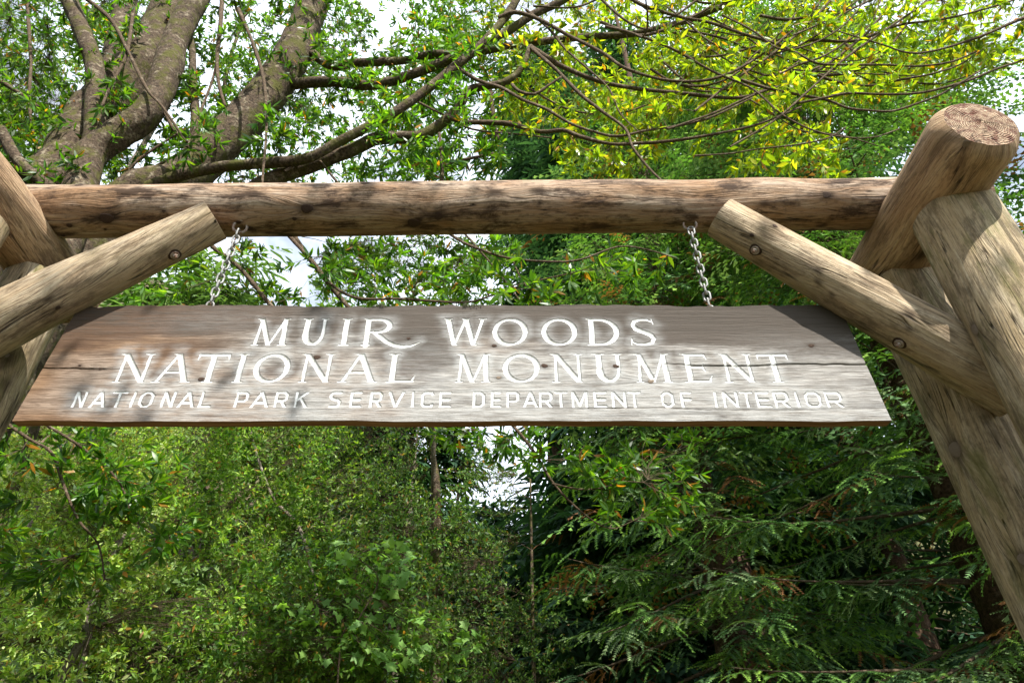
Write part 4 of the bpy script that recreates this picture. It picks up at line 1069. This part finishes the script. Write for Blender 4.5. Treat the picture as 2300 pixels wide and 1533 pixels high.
thicket((-8.8, 12), [C(-60, 1000, 12, 2.6, 2, 2.4), C(130, 1010, 13, 2.0, 2, 1.8)], 800, LG, (.06, .09), 'bright leafy tree further back behind the hanging bay twigs', parts=30)
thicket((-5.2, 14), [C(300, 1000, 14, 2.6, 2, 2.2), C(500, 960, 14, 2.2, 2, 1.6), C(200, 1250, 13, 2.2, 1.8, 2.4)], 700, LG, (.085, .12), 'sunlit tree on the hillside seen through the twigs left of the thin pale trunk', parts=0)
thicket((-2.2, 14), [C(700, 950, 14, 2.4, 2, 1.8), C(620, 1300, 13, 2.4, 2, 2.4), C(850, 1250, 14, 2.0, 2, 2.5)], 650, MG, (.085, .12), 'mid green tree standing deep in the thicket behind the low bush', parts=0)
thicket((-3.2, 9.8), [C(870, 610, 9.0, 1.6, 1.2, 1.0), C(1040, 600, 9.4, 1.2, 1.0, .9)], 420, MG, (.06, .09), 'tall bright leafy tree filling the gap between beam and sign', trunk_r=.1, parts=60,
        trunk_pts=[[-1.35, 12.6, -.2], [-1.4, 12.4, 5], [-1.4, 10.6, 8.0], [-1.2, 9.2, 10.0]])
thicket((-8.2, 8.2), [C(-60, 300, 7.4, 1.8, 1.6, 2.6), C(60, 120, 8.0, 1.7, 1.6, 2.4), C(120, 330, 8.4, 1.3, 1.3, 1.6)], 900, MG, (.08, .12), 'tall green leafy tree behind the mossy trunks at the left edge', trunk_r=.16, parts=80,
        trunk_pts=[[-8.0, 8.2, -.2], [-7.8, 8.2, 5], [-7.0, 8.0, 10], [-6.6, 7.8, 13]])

thicket((-7.9, 9.9), [C(470, 200, 7.6, 1.5, 1.3, 2.0), C(720, 120, 8.0, 1.6, 1.3, 2.2), C(900, 330, 8.2, 1.4, 1.2, 1.3), C(300, 40, 7.8, 1.6, 1.3, 2.0), C(1010, 60, 8.4, 1.1, 1.2, 1.6), C(620, 380, 8.6, 1.5, 1.0, .8)], 1500, [(.08, .20, .02), (.12, .26, .03), (.05, .13, .02), (.19, .32, .05), (.35, .20, .03)], (.09, .13),
        'slender green leafy tree whose crown fills the gaps behind the mossy trunks', trunk_r=.09, parts=60, bark='bay_bark', trunk_pts=[[-7.9, 9.9, -.2], [-7.6, 9.8, 5], pw(250, 480, 8.6), pw(470, 300, 8.2), pw(520, 120, 8.0), pw(600, -100, 8.0)], group='tall leafy trees behind the beam')
# ------------------------------------------------------------------ vine with broad lobed leaves
def vine():
    root = empty('vine', (-1.0, 8.0, 0), 'trailing vine with broad pale lobed leaves climbing over the low bush', 'vine')
    P = catmull([[-1.4, 8.0, -.1], pw(760, 1500, 7.7), pw(800, 1400, 7.6), pw(850, 1300, 7.7), pw(800, 1250, 7.8)], .1); R = np.linspace(.02, .006, len(P))
    add_limb(root, 'stem', P, R, 6, M['twig'], 5); s = Skel(); s.add(P, R)
    tg = np.array(box_t(740, 1210, 930, 1340, 7.4, 8.3, 75) + box_t(640, 1350, 960, 1500, 7.4, 8.3, 90) + box_t(860, 1380, 1080, 1480, 7.6, 8.4, 30))
    s.grow(tg, step=.15, wig=.15, rbase=.003); link('twigs', s.twig_acc().mesh('twigs', [M['twig']]), root, 'stuff')
    units = []
    for k in range(5):
        n = 5; V = [(0, 0, 0)]; lob = [(0, .0), (-.1, .42), (.22, .30), (.38, .62), (.58, .30), (1.0, 0), (.58, -.30), (.38, -.62), (.22, -.30), (-.1, -.42)]
        V += [(a, b, -.12 * a * a - .1 * abs(b)) for a, b in lob[1:]]; V.append((.35, 0, .04)); m = len(lob)
        ring = list(range(0, m)); T = [(ring[i], ring[(i + 1) % m], m) for i in range(m)]
        col = palette(1, [(.16, .30, .07)], [1], .2)[0]
        units.append(npmesh('broad_leaf', V, None, T, [M['thicket_leaf']], True, {'col': np.repeat([[*col, 1]], len(V), 0)}))
    rl = np.array(root.location)
    b, d, nr, ln = sprig_leaves(s.tips, 1, 1, (.06, .14), (.6, 1.3), .15, .3)
    for i in range(len(b)):
        o = bpy.data.objects.new('leaf', units[i % 5]); COL.objects.link(o); o.parent = root
        nn = norm(nr[i] * .9 + np.array([.3, -.5, .7]) + rng.normal(0, .3, 3)); dd = norm(d[i] - nn * d[i].dot(nn)); X = Vector(dd); Z = Vector(nn)
        o.rotation_euler = Matrix((X, Z.cross(X), Z)).transposed().to_euler(); o.location = Vector(b[i] - rl); o.scale = (ln[i],) * 3
vine()

# ------------------------------------------------------------------ redwoods
def spray_geo(seed, nt_=11, needles=8, L=.5, nl=.022, twigL=(.16, .26), lod=0):
    """a flat drooping branchlet: stem with alternate twigs, each with two rows of needles; x forward, z up"""
    r = np.random.default_rng(seed); V = []; T = []; tip = []
    def tri(a, b, c, ta, tc): 
        k = len(V); V.extend([a, b, c]); T.append((k, k + 1, k + 2)); tip.extend([ta, ta, tc])
    def axis(f):  # droop
        return np.array([L * f, 0, -.16 * L * f * f])
    for i in range(nt_ + 1):
        f = (i + .6) / (nt_ + .6); sgn = 1 if i % 2 else -1
        a0 = axis(f * .95); ang = (math.radians(r.uniform(38, 62)) * sgn) if i < nt_ else 0
        tl = r.uniform(*twigL) * (1.15 - .55 * f) if i < nt_ else twigL[1] * .9
        dr = r.uniform(.15, .7); dirn = np.array([math.cos(ang), math.sin(ang), 0.])
        side = np.array([-dirn[1], dirn[0], 0]); tlt = r.uniform(-.5, .5)
        side = side * math.cos(tlt) + np.array([0, 0, math.sin(tlt)])
        bend = r.uniform(-.25, .25)
        def q(u): return a0 + dirn * tl * u + np.array([0, 0, -dr * tl * u * u * .8]) + np.cross([0, 0, 1], dirn) * bend * tl * u * u
        if lod == 0:
            for u0, u1 in ((0, .5), (.5, 1)):
                k = len(V); wv = side * .0022; V.extend([q(u0) - wv, q(u0) + wv, q(u1) + wv, q(u1) - wv]); T.append((k, k + 1, k + 2)); T.append((k, k + 2, k + 3)); tip.extend([u0, u0, u1, u1])
            for m in range(needles):
                u = (m + .5) / needles; p = q(u); ll = nl * (1.0 - .35 * abs(u - .45) * 2) * r.uniform(.85, 1.15)
                dn = q(min(1, u + .1)) - p; dn /= np.linalg.norm(dn) + 1e-9
                for sg in (-1, 1):
                    e = p + side * sg * ll + dn * ll * .75; hw = dn * tl / needles * .42
                    tri(p - hw, p + hw, e, u, u)
        else:
            for u0, u1, w0, w1 in ((0, .55, .5, 1.), (.55, 1., 1., .12)):
                k = len(V); V.extend([q(u0) - side * nl * w0, q(u0) + side * nl * w0, q(u1) + side * nl * w1, q(u1) - side * nl * w1]); T.append((k, k + 1, k + 2)); T.append((k, k + 2, k + 3)); tip.extend([u0, u0, u1, u1])
    return np.array(V), np.array(T), np.array(tip)
SPR = [spray_geo(s, 10, 9, .5, .027, (.18, .30)) for s in range(6)]
SPR_M = [spray_geo(20 + s, 8, 3, .5, .044, (.18, .30)) for s in range(5)]
SPR_L = [spray_geo(40 + s, 6, 0, .55, .034, (.24, .38), 1) for s in range(5)]
def spray_cols(tip, base, tipc): return base * (1 - tip[..., None]) + tipc * tip[..., None]
def redwood(xy, height, label, zmin, zmax, nbr, brlen, pal, tipcol, geos, parts=0, trunk_r=.3, sprays=14, scale=1., group=None, dead=.03, facing=None, curtain=True, seed=0, sz=(.8, 1.25), brtilt=(-.35, .15)):
    x, y = xy; root = empty('redwood_tree', (x, y, 0), label, 'tree', group); r = np.random.default_rng(seed + 500)
    P = np.array([[x + .1 * math.sin(z * .4), y, z] for z in np.linspace(-.3, height, 40)]); R = np.linspace(trunk_r, .03, 40)
    add_limb(root, 'trunk', P, R, 20, M['red_bark'], seed + 4, .12)
    br = Acc(); items = []
    for k in range(nbr):
        z0 = r.uniform(zmin, zmax); az = r.uniform(0, 2 * math.pi) if facing is None or r.random() < .25 else r.normal(facing[0], facing[1])
        Lb = brlen * (1.05 - .55 * z0 / height) * r.uniform(.55, 1.1)
        ca, sa_ = math.cos(az), math.sin(az); s0 = r.uniform(*brtilt); sag = r.uniform(.05, .22)
        u = np.linspace(0, 1, 9); wob = r.normal(0, .12)
        pts = np.stack([x + ca * Lb * u - sa_ * wob * Lb * u * u, y + sa_ * Lb * u + ca * wob * Lb * u * u, z0 + s0 * Lb * u - sag * Lb * u * u + .10 * Lb * u ** 4], -1)
        rr = np.linspace(.006 + .008 * Lb, .004, 9); V, Q, g = tube(pts, rr, 4); br.add(V, Q, guv=g)
        ns = int(sprays * Lb / brlen) + 3
        for q in range(ns):
            uu = .22 + .78 * (q + r.uniform(0, .8)) / ns; uu = min(uu, .999); f = uu * 8; i = int(f); p = pts[i] * (1 - f + i) + pts[min(8, i + 1)] * (f - i)
            t = pts[min(8, i + 1)] - pts[max(0, i - 1)] if i < 8 else pts[8] - pts[7]; t = t / np.linalg.norm(t)
            yaw = (1 if q % 2 else -1) * math.radians(r.uniform(25, 70)) if q < ns - 1 else 0
            dx = t[0] * math.cos(yaw) - t[1] * math.sin(yaw); dy = t[0] * math.sin(yaw) + t[1] * math.cos(yaw)
            pitch = r.uniform(-.55, .05) if curtain else r.uniform(-.3, .2)
            X = np.array([dx, dy, pitch]); X /= np.linalg.norm(X); up = np.array([r.normal(0, .25), r.normal(0, .25), 1.]); up /= np.linalg.norm(up)
            Y = np.cross(up, X); Y /= np.linalg.norm(Y); Z = np.cross(X, Y)
            items.append((p, X, Y, Z, r.uniform(*sz) * scale, r.integers(len(geos)), r.random()))
    link('branches', br.mesh('branches', [M['twig']]), root, 'stuff')
    Pp = np.array([it[0] + it[1] * .3 for it in items]); xx, yy, dp = to_px(Pp)
    vis = (xx > 0) & (xx < 2300) & (yy > 0) & (yy < 1533) & (dp > 0) & ~in_board(xx, yy)
    score = np.where(vis, 1 / np.linalg.norm(Pp - np.array([0, 0, CAMZ]), axis=1), -1); pick = set(np.argsort(-score)[:parts].tolist()) if parts else set()
    pick = {k for k in pick if score[k] > 0}
    fo = Acc(); rl = np.array([x, y, 0]); cache = {}
    for k, (p, X, Y, Z, s, gi, rd) in enumerate(items):
        V, T, tip = (geos[gi] if k in pick or geos is not SPR else SPR_M[gi % 5]); ci = int(r.integers(len(pal))); isdead = rd < dead
        if k in pick:
            key = (gi, ci, isdead)
            if key not in cache:
                b = np.array((.20, .085, .035)) if isdead else np.array(pal[ci]); tcx = np.array((.30, .14, .06)) if isdead else np.array(tipcol[ci])
                cache[key] = npmesh('frond', V, None, T, [M['redwood_needle']], False, {'col': np.concatenate([spray_cols(tip, b, tcx), np.ones((len(V), 1))], 1)})
            o = bpy.data.objects.new('frond', cache[key]); COL.objects.link(o); o.parent = root
            o.rotation_euler = Matrix((Vector(X), Vector(Y), Vector(Z))).transposed().to_euler(); o.location = Vector(p - rl); o.scale = (s,) * 3
        else:
            W = p + (V[:, :1] * X + V[:, 1:2] * Y + V[:, 2:] * Z) * s; j_ = 1 + r.normal(0, .15)
            b = np.array((.20, .085, .035)) if isdead else np.array(pal[ci]) * j_; tcx = np.array((.30, .14, .06)) if isdead else np.array(tipcol[ci]) * j_
            fo.add(W, None, T, col=np.concatenate([spray_cols(tip, b, tcx), np.ones((len(V), 1))], 1))
    if fo.V: link('foliage', fo.mesh('foliage', [M['redwood_needle']], False), root, 'stuff')
    return root
RW = [(.05, .12, .038), (.07, .15, .045), (.04, .09, .04), (.085, .14, .06)]
RT = [(.19, .36, .07), (.28, .46, .07), (.15, .27, .10), (.26, .36, .16)]
RWB = [(.028, .07, .04), (.035, .085, .045), (.02, .055, .032)]
RTB = [(.05, .11, .05), (.07, .14, .055), (.04, .08, .045)]
redwood((6.2, 9.0), 24, 'near redwood with layered drooping fronds behind the log posts at the right', 1.2, 17, 170, 4.0, RW, RT, SPR, 300, .42, 13, 1.3, None, .09, (-2.2, .7), seed=1)
redwood((3.4, 11.6), 25, 'shaded redwood with long drooping fronds below the right half of the sign', 1.2, 17, 150, 3.4, RW, RT, SPR, 200, .32, 10, 1.3, None, .09, (-1.8, .8), seed=2)
redwood((10.5, 11), 26, 'redwood partly hidden behind the right posts at the edge of the view', 2, 20, 90, 4.2, RW, RT, SPR_M, 60, .42, 8, 1.5, None, .04, (-2.5, .7), seed=3)
FG = 'redwoods standing farther back in the forest'
redwood((2.9, 17), 30, 'blue-green redwood beside the sky gap below the middle of the sign', 1, 26, 190, 3.0, RWB, RTB, SPR_L, 0, .3, 14, 1.5, FG, .01, seed=4, sz=(.9, 1.4))
redwood((5.5, 17), 34, 'tall dark redwood behind the shaded drooping one', 1, 30, 230, 4.6, RWB, RTB, SPR_L, 0, .5, 14, 1.6, FG, .01, seed=5)
redwood((10, 18), 34, 'dark redwood visible above the right end of the beam', 2, 32, 240, 5.0, RWB, RTB, SPR_L, 0, .5, 14, 1.7, FG, .01, seed=6)
redwood((-3.2, 20), 16, 'dark conifer behind the forked dark trunk', 1, 15, 170, 3.4, RWB, RTB, SPR_L, 0, .3, 12, 1.6, FG, .01, seed=7)
redwood((-6.5, 24), 22, 'hazy green conifer on the slope seen between brace and chain', 1, 21, 220, 4.6, [(.07, .12, .05), (.09, .15, .06)], [(.12, .2, .07), (.16, .24, .08)], SPR_L, 0, .3, 12, 2.0, FG, .01, seed=8)
redwood((-12.5, 22), 24, 'sunlit conifer on the slope at the left edge behind the post', 1, 22, 220, 5.0, [(.08, .14, .05), (.10, .17, .06)], [(.14, .22, .07), (.18, .26, .08)], SPR_L, 0, .3, 12, 2.0, FG, .01, seed=9)
redwood((16, 20), 34, 'redwood at the far right edge behind the posts', 2, 30, 150, 5.4, RWB, RTB, SPR_L, 0, .5, 13, 1.9, FG, .01, seed=10)

redwood((1.6, 22), 40, 'slender tall redwood with a bare lower trunk, seen above the middle of the beam', 15, 38, 190, 3.6, RWB, RTB, SPR_L, 0, .35, 12, 1.8, FG, .01, seed=11)
for i, (x_, y_, hh) in enumerate(((6.5, 25, 15), (10.5, 24, 15), (3.6, 23, 13))):
    redwood((x_, y_), hh, ('low dense redwood filling the shade behind the drooping fronds, right of centre', 'low dense redwood deep in the shade near the right post', 'low dense redwood just right of the sky gap')[i], 1, hh - 1, 150, 4.2, RWB, RTB, SPR_L, 0, .3, 9, 2.6, FG, .01, seed=60 + i)
BG = 'forest trees standing round the clearing behind the viewpoint'
for i, (x_, y_, lab) in enumerate(((-9, -9, 'forest redwood behind the viewpoint, farthest to the left'), (-3, -12, 'forest redwood straight behind the viewpoint'), (-11, 0, 'forest redwood to the left of the clearing'))):
    redwood((x_, y_), 24, lab, 2, 22, 80, 5.0, RWB, RTB, SPR_L, 0, .5, 9, 2.4, BG, .01, seed=20 + i)
redwood((12.5, 3.0), 22, 'forest redwood right of the clearing, shading the trees beyond the gateway', 7, 21, 70, 4.0, RWB, RTB, SPR_L, 0, .5, 9, 2.2, BG, .01, seed=30)
for i, (x_, y_) in enumerate(((1.0, 28), (8, 28), (14, 27), (-2.5, 30))):
    redwood((x_, y_), (14, 34, 36, 16)[i], ('distant redwood low behind the sky gap', 'distant tall redwood filling in behind the dark one', 'distant tall redwood at the far right of the forest', 'distant dark conifer left of the sky gap')[i], 1, (13, 32, 34, 14)[i], 170, 5.4, RWB, RTB, SPR_L, 0, .5, 11, 2.6, FG, .01, seed=40 + i)
import sys
nt3 = sum(len(o.data.loops) - 2 * len(o.data.polygons) for o in COL.objects if o.type == 'MESH' and o.name.split('.')[0] not in ('leaf', 'frond'))
